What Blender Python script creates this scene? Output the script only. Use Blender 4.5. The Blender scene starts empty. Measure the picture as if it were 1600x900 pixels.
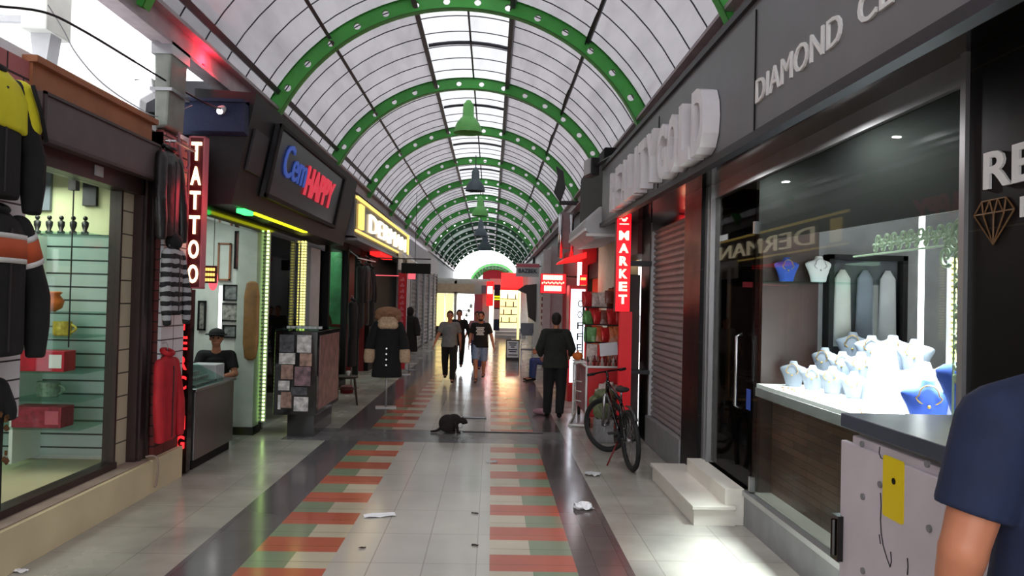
import bpy, math, random
from math import sin, cos, pi, radians as D
from mathutils import Vector, Matrix
random.seed(7)
scene = bpy.context.scene
col = scene.collection

# ------------------------------------------------------------------ camera
FL, VPX, VPY, ROLL, EYE = 1200.0, 768.0, 470.0, D(1.4), 1.8
_y = Vector(((VPX-800)/FL, -(VPY-450)/FL, -1.0)).normalized()
_z = Vector((sin(ROLL), cos(ROLL), 0.0)); _z = (_z - _z.dot(_y)*_y).normalized()
_x = _y.cross(_z)
RM = Matrix((_x, _y, _z))                       # world = RM @ cam
cam_data = bpy.data.cameras.new('camera'); cam = bpy.data.objects.new('camera', cam_data); col.objects.link(cam)
cam_data.sensor_width = 36; cam_data.lens = 36*FL/1600; cam_data.clip_end = 400; cam_data.clip_start = .05
cam.matrix_world = Matrix.Translation((0, 0, EYE)) @ RM.to_4x4()
scene.camera = cam

# ------------------------------------------------------------------ world and exposure
w = bpy.data.worlds.new('overcast_sky'); scene.world = w; w.use_nodes = True
bg = w.node_tree.nodes['Background']; bg.inputs[0].default_value = (.98, .98, 1, 1); bg.inputs[1].default_value = 3.3
scene.view_settings.view_transform = 'Standard'; scene.view_settings.look = 'None'
scene.view_settings.exposure = 0.5; scene.view_settings.gamma = 1; scene.view_settings.use_curve_mapping = False
scene.cycles.use_denoising = True
scene.cycles.max_bounces = 8; scene.cycles.transparent_max_bounces = 16
scene.cycles.diffuse_bounces = 4; scene.cycles.glossy_bounces = 4; scene.cycles.sample_clamp_indirect = 6

def area(name, loc, size, power, color=(1, 1, 1), rot=(0, 0, 0), parent=None):
    l = bpy.data.lights.new(name, 'AREA'); l.shape = 'RECTANGLE'; l.size, l.size_y = size; l.energy = power; l.color = color
    if parent: l.spread = parent
    o = bpy.data.objects.new(name, l); col.objects.link(o); o.location = loc; o.rotation_euler = rot
    return o
def point(name, loc, power, color=(1, 1, 1), r=.03):
    l = bpy.data.lights.new(name, 'POINT'); l.energy = power; l.color = color; l.shadow_soft_size = r
    o = bpy.data.objects.new(name, l); col.objects.link(o); o.location = loc
    return o
# shop lamps that light the rooms behind the glass, plus two added fills for the pavement
area('gift_display_light', (-3.9, 5.9, 2.72), (.5, 1.6), 20, (.97, 1, .86))
area('tattoo_room_light', (-4.2, 9.4, 2.9), (1.2, 2), 26, (.85, 1, .95))
area('jewellery_window_light', (2.55, 4.6, 2.5), (.35, 2.1), 190, (.93, .97, 1), parent=D(65))
area('jewellery_room_light', (3.9, 4.2, 2.85), (1, 2), 50, (1, .99, .97))
area('entrance_fill', (1.80, 6.5, 2.88), (.04, .04), 10, (1, 1, 1))  # added fill brightening the door step, not a shop fitting
area('pavement_fill', (1.80, 4.7, 2.88), (.04, .04), 12, (1, 1, 1))  # second added fill, stands in for window light on the pavement
area('clothes_shop_light', (-3.9, 17, 2.8), (1, 2.5), 26, (.7, 1, .8))
area('market_light', (2.6, 12.6, 2.6), (.8, 1.6), 22, (1, .85, .6))
area('end_shop_light', (-1.2, 39.4, 2.0), (1.0, 1.0), 120, (.9, .96, 1))
area('end_gift_shop_light', (1.0, 39.6, 2.5), (1.0, 1.2), 110, (1, .85, .6))

# ------------------------------------------------------------------ helpers
def lin(c):
    r = []
    for v in c[:3]:
        v /= 255.
        r.append(v/12.92 if v <= .04045 else ((v+.055)/1.055)**2.4)
    return (*r, 1.)
MATS = {}
def M(name, c=None, rough=.6, metal=0., em=0., var=.12, vs=6., bump=0., coat=0., spec=.5):
    if name in MATS: return MATS[name]
    m = bpy.data.materials.new(name); m.use_nodes = True; nt = m.node_tree; b = nt.nodes['Principled BSDF']
    c = lin(c)
    b.inputs['Roughness'].default_value = rough; b.inputs['Metallic'].default_value = metal
    b.inputs['Coat Weight'].default_value = coat; b.inputs['Specular IOR Level'].default_value = spec
    b.inputs['Base Color'].default_value = c
    if em:
        b.inputs['Emission Color'].default_value = c; b.inputs['Emission Strength'].default_value = em
    if var or bump:
        tc = nt.nodes.new('ShaderNodeTexCoord'); nz = nt.nodes.new('ShaderNodeTexNoise')
        nz.inputs['Scale'].default_value = vs; nz.inputs['Detail'].default_value = 5
        nt.links.new(tc.outputs['Object'], nz.inputs['Vector'])
        if var:
            cr = nt.nodes.new('ShaderNodeValToRGB')
            cr.color_ramp.elements[0].position = .3; cr.color_ramp.elements[1].position = .7
            cr.color_ramp.elements[0].color = (*[v*(1-var) for v in c[:3]], 1)
            cr.color_ramp.elements[1].color = (*[min(1, v*(1+var)) for v in c[:3]], 1)
            nt.links.new(nz.outputs[0], cr.inputs[0]); nt.links.new(cr.outputs[0], b.inputs['Base Color'])
        if bump:
            bp = nt.nodes.new('ShaderNodeBump'); bp.inputs['Strength'].default_value = bump; bp.inputs['Distance'].default_value = .01
            nt.links.new(nz.outputs[0], bp.inputs['Height']); nt.links.new(bp.outputs[0], b.inputs['Normal'])
    MATS[name] = m; return m
def brickmat(name, c1, c2, mortar, bw, rh, ms, axes, off=0., rough=.25, nvar=.18, ns=1.5, shift=(0, 0), bump=0.):
    """tiles / bricks / slats: a Brick Texture on two object axes"""
    if name in MATS: return MATS[name]
    m = bpy.data.materials.new(name); m.use_nodes = True; nt = m.node_tree; b = nt.nodes['Principled BSDF']
    tc = nt.nodes.new('ShaderNodeTexCoord'); sp = nt.nodes.new('ShaderNodeSeparateXYZ'); cb = nt.nodes.new('ShaderNodeCombineXYZ')
    nt.links.new(tc.outputs['Object'], sp.inputs[0])
    for i in (0, 1):
        ad = nt.nodes.new('ShaderNodeMath'); ad.operation = 'ADD'; ad.inputs[1].default_value = 50*(bw, rh)[i] + shift[i]
        nt.links.new(sp.outputs['XYZ'.index(axes[i])], ad.inputs[0]); nt.links.new(ad.outputs[0], cb.inputs[i])
    bt = nt.nodes.new('ShaderNodeTexBrick'); bt.offset = off; bt.squash = 1
    bt.inputs['Scale'].default_value = 1; bt.inputs['Brick Width'].default_value = bw; bt.inputs['Row Height'].default_value = rh
    bt.inputs['Mortar Size'].default_value = ms; bt.inputs['Mortar Smooth'].default_value = .1
    bt.inputs['Color1'].default_value = lin(c1); bt.inputs['Color2'].default_value = lin(c2); bt.inputs['Mortar'].default_value = lin(mortar)
    nt.links.new(cb.outputs[0], bt.inputs['Vector'])
    nz = nt.nodes.new('ShaderNodeTexNoise'); nz.inputs['Scale'].default_value = ns; nz.inputs['Detail'].default_value = 6
    nt.links.new(tc.outputs['Object'], nz.inputs['Vector'])
    mp = nt.nodes.new('ShaderNodeMapRange'); mp.inputs[1].default_value = .3; mp.inputs[2].default_value = .7
    mp.inputs[3].default_value = 1-nvar; mp.inputs[4].default_value = 1+nvar
    nt.links.new(nz.outputs[0], mp.inputs[0])
    vm = nt.nodes.new('ShaderNodeVectorMath'); vm.operation = 'SCALE'
    nt.links.new(bt.outputs['Color'], vm.inputs[0]); nt.links.new(mp.outputs[0], vm.inputs['Scale'])
    nt.links.new(vm.outputs[0], b.inputs['Base Color'])
    mr = nt.nodes.new('ShaderNodeMapRange'); mr.inputs[1].default_value = .3; mr.inputs[2].default_value = .7
    mr.inputs[3].default_value = rough*.75; mr.inputs[4].default_value = rough*1.3
    nt.links.new(nz.outputs[0], mr.inputs[0]); nt.links.new(mr.outputs[0], b.inputs['Roughness'])
    if bump:
        bp = nt.nodes.new('ShaderNodeBump'); bp.inputs['Strength'].default_value = bump; bp.inputs['Distance'].default_value = .004; bp.invert = True
        nt.links.new(bt.outputs['Fac'], bp.inputs['Height']); nt.links.new(bp.outputs[0], b.inputs['Normal'])
    MATS[name] = m; return m
def sheetmat(name, c, dirt=.2, gloss=.03, mixd=.25):
    """translucent roofing sheet"""
    m = bpy.data.materials.new(name); m.use_nodes = True; nt = m.node_tree; nt.nodes.remove(nt.nodes['Principled BSDF'])
    out = nt.nodes['Material Output']
    tr = nt.nodes.new('ShaderNodeBsdfTranslucent'); df = nt.nodes.new('ShaderNodeBsdfDiffuse'); mx = nt.nodes.new('ShaderNodeMixShader')
    tc = nt.nodes.new('ShaderNodeTexCoord'); mpg = nt.nodes.new('ShaderNodeMapping'); mpg.inputs['Scale'].default_value = (2.5, .5, 2.5)
    nz = nt.nodes.new('ShaderNodeTexNoise'); nz.inputs['Scale'].default_value = 1.3; nz.inputs['Detail'].default_value = 8; nz.inputs['Roughness'].default_value = .65
    nt.links.new(tc.outputs['Object'], mpg.inputs[0]); nt.links.new(mpg.outputs[0], nz.inputs['Vector'])
    cr = nt.nodes.new('ShaderNodeValToRGB'); cr.color_ramp.elements[0].position = .25; cr.color_ramp.elements[1].position = .6
    cr.color_ramp.elements[0].color = (*[v*(1-dirt) for v in c], 1); cr.color_ramp.elements[1].color = (*c, 1)
    nt.links.new(nz.outputs[0], cr.inputs[0]); nt.links.new(cr.outputs[0], tr.inputs[0]); df.inputs[0].default_value = (.5, .5, .52, 1)
    mx.inputs[0].default_value = mixd
    nt.links.new(tr.outputs[0], mx.inputs[1]); nt.links.new(df.outputs[0], mx.inputs[2]); nt.links.new(mx.outputs[0], out.inputs[0])
    MATS[name] = m; return m
def glassmat(name, tint=(.93, .97, .95), ior=1.5, rough=.01, gl=1.):
    m = bpy.data.materials.new(name); m.use_nodes = True; nt = m.node_tree; nt.nodes.remove(nt.nodes['Principled BSDF'])
    out = nt.nodes['Material Output']; t = nt.nodes.new('ShaderNodeBsdfTransparent'); g = nt.nodes.new('ShaderNodeBsdfGlossy')
    lw = nt.nodes.new('ShaderNodeLayerWeight'); lw.inputs[0].default_value = .5; mx = nt.nodes.new('ShaderNodeMixShader')
    pw = nt.nodes.new('ShaderNodeMath'); pw.operation = 'POWER'; pw.inputs[1].default_value = 4.5; nt.links.new(lw.outputs['Facing'], pw.inputs[0])
    f = nt.nodes.new('ShaderNodeMath'); f.operation = 'MULTIPLY_ADD'; f.inputs[1].default_value = .32*(ior-.5); f.inputs[2].default_value = .012; nt.links.new(pw.outputs[0], f.inputs[0])
    t.inputs[0].default_value = (*tint, 1); g.inputs['Roughness'].default_value = rough; g.inputs[0].default_value = (gl*.5, gl*.5, gl*.5, 1)
    nt.links.new(f.outputs[0], mx.inputs[0]); nt.links.new(t.outputs[0], mx.inputs[1]); nt.links.new(g.outputs[0], mx.inputs[2]); nt.links.new(mx.outputs[0], out.inputs[0])
    MATS[name] = m; return m
def stripemat(name, c1, c2, axis, period, duty=.5, rough=.8):
    m = bpy.data.materials.new(name); m.use_nodes = True; nt = m.node_tree; b = nt.nodes['Principled BSDF']; b.inputs['Roughness'].default_value = rough
    tc = nt.nodes.new('ShaderNodeTexCoord'); sp = nt.nodes.new('ShaderNodeSeparateXYZ'); nt.links.new(tc.outputs['Object'], sp.inputs[0])
    nz = nt.nodes.new('ShaderNodeTexNoise'); nz.inputs['Scale'].default_value = 9; nt.links.new(tc.outputs['Object'], nz.inputs['Vector'])
    a0 = nt.nodes.new('ShaderNodeMath'); a0.operation = 'MULTIPLY_ADD'; a0.inputs[1].default_value = period*.5; nt.links.new(nz.outputs[0], a0.inputs[0]); nt.links.new(sp.outputs['XYZ'.index(axis)], a0.inputs[2])
    a = nt.nodes.new('ShaderNodeMath'); a.operation = 'DIVIDE'; a.inputs[1].default_value = period; nt.links.new(a0.outputs[0], a.inputs[0])
    f = nt.nodes.new('ShaderNodeMath'); f.operation = 'FRACT'; nt.links.new(a.outputs[0], f.inputs[0])
    g = nt.nodes.new('ShaderNodeMath'); g.operation = 'GREATER_THAN'; g.inputs[1].default_value = duty; nt.links.new(f.outputs[0], g.inputs[0])
    mx = nt.nodes.new('ShaderNodeMix'); mx.data_type = 'RGBA'; nt.links.new(g.outputs[0], mx.inputs[0])
    mx.inputs[6].default_value = lin(c1); mx.inputs[7].default_value = lin(c2); nt.links.new(mx.outputs[2], b.inputs['Base Color'])
    MATS[name] = m; return m

ORG = {}
def V(*a): return Vector(a)
class MB:
    def __init__(s): s.v = []; s.f = []; s.mi = []
    def add(s, vs, fs, mi=0):
        n = len(s.v); s.v += [Vector(v) for v in vs]; s.f += [tuple(n+i for i in f) for f in fs]; s.mi += [mi]*len(fs); return s
    def box(s, x0, x1, y0, y1, z0, z1, mi=0):
        return s.add([(x, y, z) for x in (x0, x1) for y in (y0, y1) for z in (z0, z1)],
                     [(0, 1, 3, 2), (4, 6, 7, 5), (0, 4, 5, 1), (2, 3, 7, 6), (0, 2, 6, 4), (1, 5, 7, 3)], mi)
    def obox(s, c, size, rot=(0, 0, 0), mi=0):
        from mathutils import Euler
        R = Euler(rot).to_matrix(); a, b, e = [k/2 for k in size]
        vs = [Vector(c)+R@Vector((x, y, z)) for x in (-a, a) for y in (-b, b) for z in (-e, e)]
        return s.add(vs, [(0, 1, 3, 2), (4, 6, 7, 5), (0, 4, 5, 1), (2, 3, 7, 6), (0, 2, 6, 4), (1, 5, 7, 3)], mi)
    def bar(s, a, b, w_, h_, mi=0, up=(0, 0, 1)):
        a, b = Vector(a), Vector(b); d = (b-a).normalized(); u = Vector(up)
        if abs(d.dot(u)) > .98: u = Vector((0, 1, 0))
        sd = d.cross(u).normalized(); u = sd.cross(d)
        vs = [p+sd*i*w_/2+u*j*h_/2 for p in (a, b) for i in (-1, 1) for j in (-1, 1)]
        return s.add(vs, [(0, 1, 3, 2), (4, 6, 7, 5), (0, 4, 5, 1), (2, 3, 7, 6), (0, 2, 6, 4), (1, 5, 7, 3)], mi)
    def prism(s, poly, axis, a, b, mi=0):
        n = len(poly)
        def p(u, v, t): return {'X': (t, u, v), 'Y': (u, t, v), 'Z': (u, v, t)}[axis]
        vs = [p(u, v, a) for u, v in poly]+[p(u, v, b) for u, v in poly]
        return s.add(vs, [tuple(range(n))[::-1], tuple(range(n, 2*n))]+[(i, (i+1) % n, n+(i+1) % n, n+i) for i in range(n)], mi)
    def tube(s, pts, r, n=8, closed=False, side=None, k=1., mi=0):
        pts = [Vector(p) for p in pts]; m = len(pts); rs = r if isinstance(r, (list, tuple)) else [r]*m
        base = len(s.v); vs = []; fs = []; prev = None
        for i, p in enumerate(pts):
            if closed: d = pts[(i+1) % m]-pts[i-1]
            else: d = pts[min(i+1, m-1)]-pts[max(i-1, 0)]
            if d.length < 1e-9: d = Vector((0, 0, 1))
            d.normalize()
            if side is not None: u = Vector(side); u = (u-u.dot(d)*d)
            elif prev is None: u = d.cross(Vector((0, 0, 1)) if abs(d.z) < .9 else Vector((0, 1, 0)))
            else: u = prev-prev.dot(d)*d
            if u.length < 1e-6: u = d.orthogonal()
            u.normalize(); prev = u; w_ = d.cross(u)
            for j in range(n):
                a = 2*pi*j/n; vs.append(p+rs[i]*(cos(a)*u+k*sin(a)*w_))
        for i in range(m if closed else m-1):
            for j in range(n):
                a, b = i*n+j, i*n+(j+1) % n; i2 = (i+1) % m; c, d_ = i2*n+(j+1) % n, i2*n+j
                fs.append((a, b, c, d_))
        if not closed: fs += [tuple(range(n))[::-1], tuple(range((m-1)*n, m*n))]
        return s.add(vs, fs, mi)
    def cap(s, a, b, ra, rb, side=None, k=1., n=12, mi=0):
        a, b = Vector(a), Vector(b); d = (b-a); L = d.length
        d = d.normalized() if L > 1e-6 else Vector((0, 0, 1))
        pts = []; rs = []
        for t in (-.98, -.8, -.5, 0): pts.append(a+d*ra*t); rs.append(ra*math.sqrt(max(1-t*t, .004)))
        for t in (0, .5, .8, .98): pts.append(b+d*rb*t); rs.append(rb*math.sqrt(max(1-t*t, .004)))
        return s.tube(pts, rs, n, side=side, k=k, mi=mi)
    def ball(s, c, r, n=14, m=9, mi=0):
        c = Vector(c); r = (r, r, r) if not isinstance(r, (list, tuple)) else r
        vs = [c+Vector((0, 0, r[2]))]; fs = []
        for i in range(1, m):
            a = pi*i/m
            for j in range(n):
                b = 2*pi*j/n; vs.append(c+Vector((r[0]*sin(a)*cos(b), r[1]*sin(a)*sin(b), r[2]*cos(a))))
        vs.append(c-Vector((0, 0, r[2]))); e = len(vs)-1
        for j in range(n): fs.append((0, 1+j, 1+(j+1) % n)); fs.append((e, e-n+(j+1) % n, e-n+j))
        for i in range(m-2):
            for j in range(n): a, b = 1+i*n+j, 1+i*n+(j+1) % n; fs.append((a, a+n, b+n, b))
        return s.add(vs, fs, mi)
    def loft(s, prof, c=(0, 0, 0), n=20, capends=True, mi=0):
        """prof: (z, rx, ry[, dx, dy])"""
        c = Vector(c); vs = []; fs = []; m = len(prof)
        for p in prof:
            z, rx, ry = p[:3]; dx, dy = (p[3], p[4]) if len(p) > 3 else (0, 0)
            for j in range(n): a = 2*pi*j/n; vs.append(c+Vector((dx+rx*cos(a), dy+ry*sin(a), z)))
        for i in range(m-1):
            for j in range(n): a, b = i*n+j, i*n+(j+1) % n; fs.append((a, b, b+n, a+n))
        if capends: fs += [tuple(range(n))[::-1], tuple(range((m-1)*n, m*n))]
        return s.add(vs, fs, mi)
    def grid(s, fn, nu, nv, mi=0):
        vs = [fn(i/nu, j/nv) for i in range(nu+1) for j in range(nv+1)]
        return s.add(vs, [(i*(nv+1)+j, (i+1)*(nv+1)+j, (i+1)*(nv+1)+j+1, i*(nv+1)+j+1) for i in range(nu) for j in range(nv)], mi)
    def build(s, name, mats, parent=None, at=None, smooth=False, bevel=0, remesh=0, sm=3, solid=0, label=None):
        mats = mats if isinstance(mats, (list, tuple)) else [mats]
        if parent is not None: org = ORG[parent.name]
        elif at is not None: org = Vector(at)
        else:
            xs = [v.x for v in s.v]; ys = [v.y for v in s.v]; org = Vector(((min(xs)+max(xs))/2, (min(ys)+max(ys))/2, min(v.z for v in s.v)))
        me = bpy.data.meshes.new(name); me.from_pydata([v-org for v in s.v], [], s.f); me.update()
        for i, k in enumerate(s.mi): me.polygons[i].material_index = k
        o = bpy.data.objects.new(name, me); col.objects.link(o)
        if remesh:
            md = o.modifiers.new('r', 'REMESH'); md.mode = 'VOXEL'; md.voxel_size = remesh
            if sm: m2 = o.modifiers.new('s', 'SMOOTH'); m2.iterations = sm; m2.factor = .5
            dg = bpy.context.evaluated_depsgraph_get(); me2 = bpy.data.meshes.new_from_object(o.evaluated_get(dg))
            o.modifiers.clear(); o.data = me2; me2.name = name; bpy.data.meshes.remove(me); me = me2; me.materials.clear(); smooth = True
        for m_ in mats: me.materials.append(MATS[m_] if isinstance(m_, str) else m_)
        if smooth:
            for p in me.polygons: p.use_smooth = True
        if solid: md = o.modifiers.new('t', 'SOLIDIFY'); md.thickness = solid; md.offset = 0
        if bevel: md = o.modifiers.new('b', 'BEVEL'); md.width = bevel; md.segments = 2; md.limit_method = 'ANGLE'
        if parent is not None: o.parent = parent
        else: o.location = org
        ORG[o.name] = org
        if label: o['label'] = label
        return o
def tag(o, label, cat, group=None, kind=None):
    o['label'] = label; o['category'] = cat
    if group: o['group'] = group
    if kind: o['kind'] = kind
    return o
def thing(name, label, cat, loc, group=None):
    o = bpy.data.objects.new(name, None); col.objects.link(o); o.location = loc; o.empty_display_size = .1
    ORG[o.name] = Vector(loc); return tag(o, label, cat, group)
def struct(o, label=None):
    o['kind'] = 'structure'
    if label: o['label'] = label
    return o
def copy_tree(o, parent=None, label=None, loc=None, rz=None):
    c = o.copy(); col.objects.link(c); c.parent = parent
    if parent is None:
        if label: c['label'] = label
        if loc is not None: c.location = loc
        if rz is not None: c.rotation_euler = (0, 0, rz)
    for ch in list(o.children): copy_tree(ch, c)
    return c
_FONT = None
def text(s, name, mat, parent, w_, h_, depth, place, bold=.0, squeeze=True):
    """text mesh normalised to w_ x h_, extruded, then mapped: place(u, v, t) -> world point; u right, v up, t out of the face"""
    cu = bpy.data.curves.new('t', 'FONT'); cu.body = s; cu.size = 1; cu.extrude = .5; cu.offset = bold; cu.resolution_u = 3
    o = bpy.data.objects.new('t', cu); col.objects.link(o)
    dg = bpy.context.evaluated_depsgraph_get(); me = bpy.data.meshes.new_from_object(o.evaluated_get(dg))
    vs = [v.co.copy() for v in me.vertices]; fs = [tuple(p.vertices) for p in me.polygons]
    bpy.data.objects.remove(o); bpy.data.curves.remove(cu); bpy.data.meshes.remove(me)
    x0 = min(v.x for v in vs); x1 = max(v.x for v in vs); y0 = min(v.y for v in vs); y1 = max(v.y for v in vs)
    mb = MB(); mb.add([place((v.x-x0)/(x1-x0)*w_, (v.y-y0)/(y1-y0)*h_, (v.z+.5)*depth) for v in vs], fs)
    return mb.build(name, mat, parent)
def face_cam(x, y, z): return lambda u, v, t: Vector((x+u, y-t, z+v))          # board facing the camera (-Y)
def face_left(x, y, z): return lambda u, v, t: Vector((x-t, y-u, z+v))         # right-hand wall, reads towards the camera
def face_right(x, y, z): return lambda u, v, t: Vector((x+t, y+u, z+v))        # left-hand wall, reads away from the camera

# ------------------------------------------------------------------ materials
M('black', (14, 14, 15), .6, spec=.2); M('blackgloss', (10, 10, 11), .12, var=0, coat=.3); M('darkmetal', (52, 52, 56), .45, .6); M('fasciablack', (20, 19, 21), .5, var=.1, spec=.3); M('signpanel', (34, 34, 38), .25, var=.3, vs=2, spec=.5)
M('steel', (165, 165, 168), .28, 1., var=.05); M('alu', (176, 176, 178), .4, .8, var=.05); M('brushed', (122, 124, 126), .45, .6, var=.08, vs=2)
M('green', (62, 160, 62), .45, var=.15, vs=3); M('green_shaded', (22, 78, 44), .5, var=.2)  # the darker green has the far vault's shade put into it
M('beam', (160, 148, 152), .45, .2, var=.15); M('purlin', (58, 58, 66), .5, .3)
M('whitewall', (244, 244, 246), .9, var=.08, vs=2, bump=.3); M('cream', (205, 190, 160), .6, var=.1); M('plinth', (214, 196, 160), .45, var=.1, vs=2)
M('ledge', (150, 128, 118), .7, var=.25, vs=4); M('brown', (52, 36, 34), .4, var=.15); M('wood', (150, 92, 58), .6, var=.15, vs=3)
M('shutterbox', (86, 74, 74), .5, var=.1); M('white', (232, 232, 230), .5, var=.04); M('offwhite', (205, 208, 200), .6, var=.08)
M('grey', (130, 130, 132), .6); M('lightgrey', (182, 184, 186), .6, var=.08); M('red', (200, 22, 30), .4, var=.1); M('darkred', (110, 16, 20), .5)
M('navy', (22, 32, 62), .8, var=.15, bump=.4, vs=40); M('pink', (190, 90, 105), .6); M('marble', (214, 210, 200), .3, var=.08, vs=3)
M('skin', (176, 118, 90), .5, var=.06); M('skin_fg', (196, 128, 96), .5, var=.08, vs=3); M('hair', (22, 17, 15), .7, var=.3, vs=60)
M('denim', (120, 140, 170), .85, var=.2, vs=25); M('jeans', (48, 68, 120), .85, var=.2, vs=20); M('blackcloth', (18, 18, 20), .9, var=.2, vs=12, bump=.4)
M('olive', (34, 38, 32), .9, var=.2, vs=12, bump=.4); M('redcloth', (176, 22, 36), .75, var=.15, vs=9, bump=.5); M('leather', (26, 21, 22), .38, var=.3, vs=9, bump=.8)
M('yellowcloth', (214, 204, 30), .75, var=.1); M('orangecloth', (190, 84, 46), .8, var=.12); M('whitecloth', (214, 214, 212), .8, var=.08)
M('fur', (138, 100, 74), 1., var=.3, vs=40, bump=1.); M('furlight', (188, 160, 132), 1., var=.25, vs=45, bump=1.)
M('rubber', (20, 20, 21), .7); M('plastic', (32, 32, 34), .4); M('gold', (190, 150, 70), .3, .8); M('goldpaint', (118, 84, 48), .5, .3)
M('e_red', (255, 26, 40), em=3.2, var=0); M('e_letter', (255, 205, 165), em=2.2, var=0); M('e_redletter', (255, 40, 45), em=1.3, var=0)
M('e_white', (255, 255, 255), em=4, var=0); M('e_ledgreen', (206, 255, 140), em=2.6, var=0); M('e_ledyellow', (255, 244, 120), em=2.2, var=0)
M('e_cream', (255, 226, 150), em=1.1, var=.25, vs=3); M('e_shop', (232, 242, 255), em=2.0, var=.1, vs=2); M('e_gold', (240, 204, 110), em=1.0, var=.35, vs=8)
M('e_goldwhite', (255, 240, 206), em=1.5, var=.1); M('e_green', (60, 255, 110), em=2, var=0); M('e_yellow', (225, 230, 30), em=1.1, var=0)
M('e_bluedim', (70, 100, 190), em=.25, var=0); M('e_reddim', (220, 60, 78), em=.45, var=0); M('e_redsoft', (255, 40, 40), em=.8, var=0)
M('velvetblue', (34, 66, 150), .85); M('bustgrey', (112, 120, 132), .7); M('yellow', (240, 214, 0), .4, var=0); M('orange', (214, 110, 40), .5, var=.1)
M('cabinetgrey', (206, 198, 204), .6, var=.05, vs=4); M('asphaltgrey', (98, 98, 100), .8); M('straw', (150, 104, 58), .6, var=.25, vs=9)
M('terracotta', (150, 60, 50), .7); M('darkbrownwood', (46, 26, 20), .4, var=.2); M('paper', (236, 236, 240), .8, var=.03)
M('shutterfar', (120, 118, 118), .6, .2, var=.08, vs=2); M('mauve', (150, 110, 120), .7); M('stonegrey', (84, 76, 74), .8, spec=.2); M('shuttergrey', (150, 142, 142), .55, .2, var=.1); M('velvetred', (150, 20, 34), .8)
glassmat('glass'); glassmat('glassdark', (.6, .6, .58), 1.6); glassmat('shelfglass', (.8, .95, .9), 1.5)
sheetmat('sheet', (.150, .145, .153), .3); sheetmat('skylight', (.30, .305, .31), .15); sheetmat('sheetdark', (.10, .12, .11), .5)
brickmat('brick_pink', (186, 112, 112), (168, 98, 98), (50, 30, 34), .34, .13, .008, 'YZ', .5, .7, bump=.6)
brickmat('brick_dark', (118, 48, 44), (96, 38, 36), (40, 20, 20), .34, .095, .007, 'YZ', .5, .7, bump=.6)
brickmat('slat_y', (222, 222, 226), (222, 222, 226), (26, 26, 28), 40, .125, .006, 'YZ', 0, .4, .04)
brickmat('slat_x', (176, 184, 184), (176, 184, 184), (46, 50, 50), 40, .118, .008, 'XZ', 0, .35, .05)
brickmat('slat_cream', (196, 184, 158), (196, 184, 158), (60, 50, 40), 40, .2, .006, 'XZ', 0, .5, .05)
GT = dict(rough=.155, ns=1.1)
brickmat('tile_cream', (188, 182, 174), (182, 177, 170), (150, 144, 136), .36, .66, .004, 'XY', 0, nvar=.10, shift=(.06, .0), **GT)
brickmat('tile_side', (168, 165, 156), (160, 157, 150), (140, 136, 128), .6, .6, .004, 'XY', 0, nvar=.22, rough=.22, ns=1.6)
brickmat('tile_grey', (120, 118, 120), (112, 110, 112), (78, 76, 76), .43, .66, .004, 'XY', 0, nvar=.15, rough=.2, ns=1.6)
brickmat('tile_dark', (100, 95, 98), (92, 88, 92), (78, 74, 76), .4, .66, .003, 'XY', 0, nvar=.18, **GT)
brickmat('tile_darkr', (102, 93, 92), (92, 84, 84), (76, 70, 68), .19, .33, .003, 'XY', 0, nvar=.2, **GT)
brickmat('tile_red', (190, 104, 82), (180, 96, 76), (120, 80, 66), 10, .33, .004, 'XY', 0, nvar=.10, **GT)
brickmat('tile_green', (136, 150, 124), (128, 144, 118), (110, 112, 100), 10, .33, .004, 'XY', 0, nvar=.10, **GT)
brickmat('tile_beige', (200, 190, 168), (190, 180, 160), (130, 124, 112), 10, .33, .004, 'XY', 0, nvar=.10, **GT)
brickmat('stone_black', (20, 19, 20), (16, 16, 17), (50, 44, 40), 3., .72, .004, 'YZ', 0, .35, .1).node_tree.nodes['Principled BSDF'].inputs['Specular IOR Level'].default_value = .15
brickmat('woodpanel', (96, 66, 54), (70, 48, 40), (34, 24, 22), .5, .055, .003, 'YZ', .5, .45, .2, ns=3)
# ================================================================== THE SETTING
brickmat('tile_cross', (128, 126, 126), (118, 117, 118), (90, 90, 90), .5, .48, .003, 'XY', 0, nvar=.2, **GT)
b = MB()
mats = ['tile_side', 'tile_dark', 'tile_red', 'tile_green', 'tile_beige', 'tile_cream', 'tile_darkr', 'tile_cross']
def fl(x0, x1, y0, y1, k): b.add([(x0, y0, 0), (x1, y0, 0), (x1, y1, 0), (x0, y1, 0)], [(0, 1, 2, 3)], k)
def strip(y0, y1):
    fl(-6.2, -2.04, y0, y1, 0); fl(-2.04, -1.62, y0, y1, 1); fl(-1.05, .03, y0, y1, 5); fl(.62, 1.0, y0, y1, 6); fl(1.0, 7, y0, y1, 0)
strip(-6, 9.72); strip(10.65, 44); fl(-6.2, -2.6, 9.72, 10.65, 0); fl(-2.6, 1.0, 9.72, 10.65, 7); fl(1.0, 7, 9.72, 10.65, 0)
n = 0; y = 5.15-.3335*34
while y < 43.5:
    segs = [(y, min(y+.3335, 44))]
    if y < 9.72 and y+.3335 > 9.72: segs = [(y, 9.72)]
    elif 9.72 <= y and y+.3335 <= 10.65: segs = []
    elif y < 10.65 and y+.3335 > 10.65: segs = [(10.65, y+.3335)]
    for a, c in segs:
        if n % 2 == 0: fl(.03, .62, a, c, 2); fl(-1.62, -1.33, a, c, 3); fl(-1.33, -1.05, a, c, 4)
        else: fl(-1.62, -1.05, a, c, 2); fl(.32, .62, a, c, 3); fl(.03, .32, a, c, 4)
    y += .3335; n += 1
struct(b.build('floor', mats, at=(0, 0, 0)), 'glossy tiled arcade floor with dark bands and red and green stripe tiles')
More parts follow.
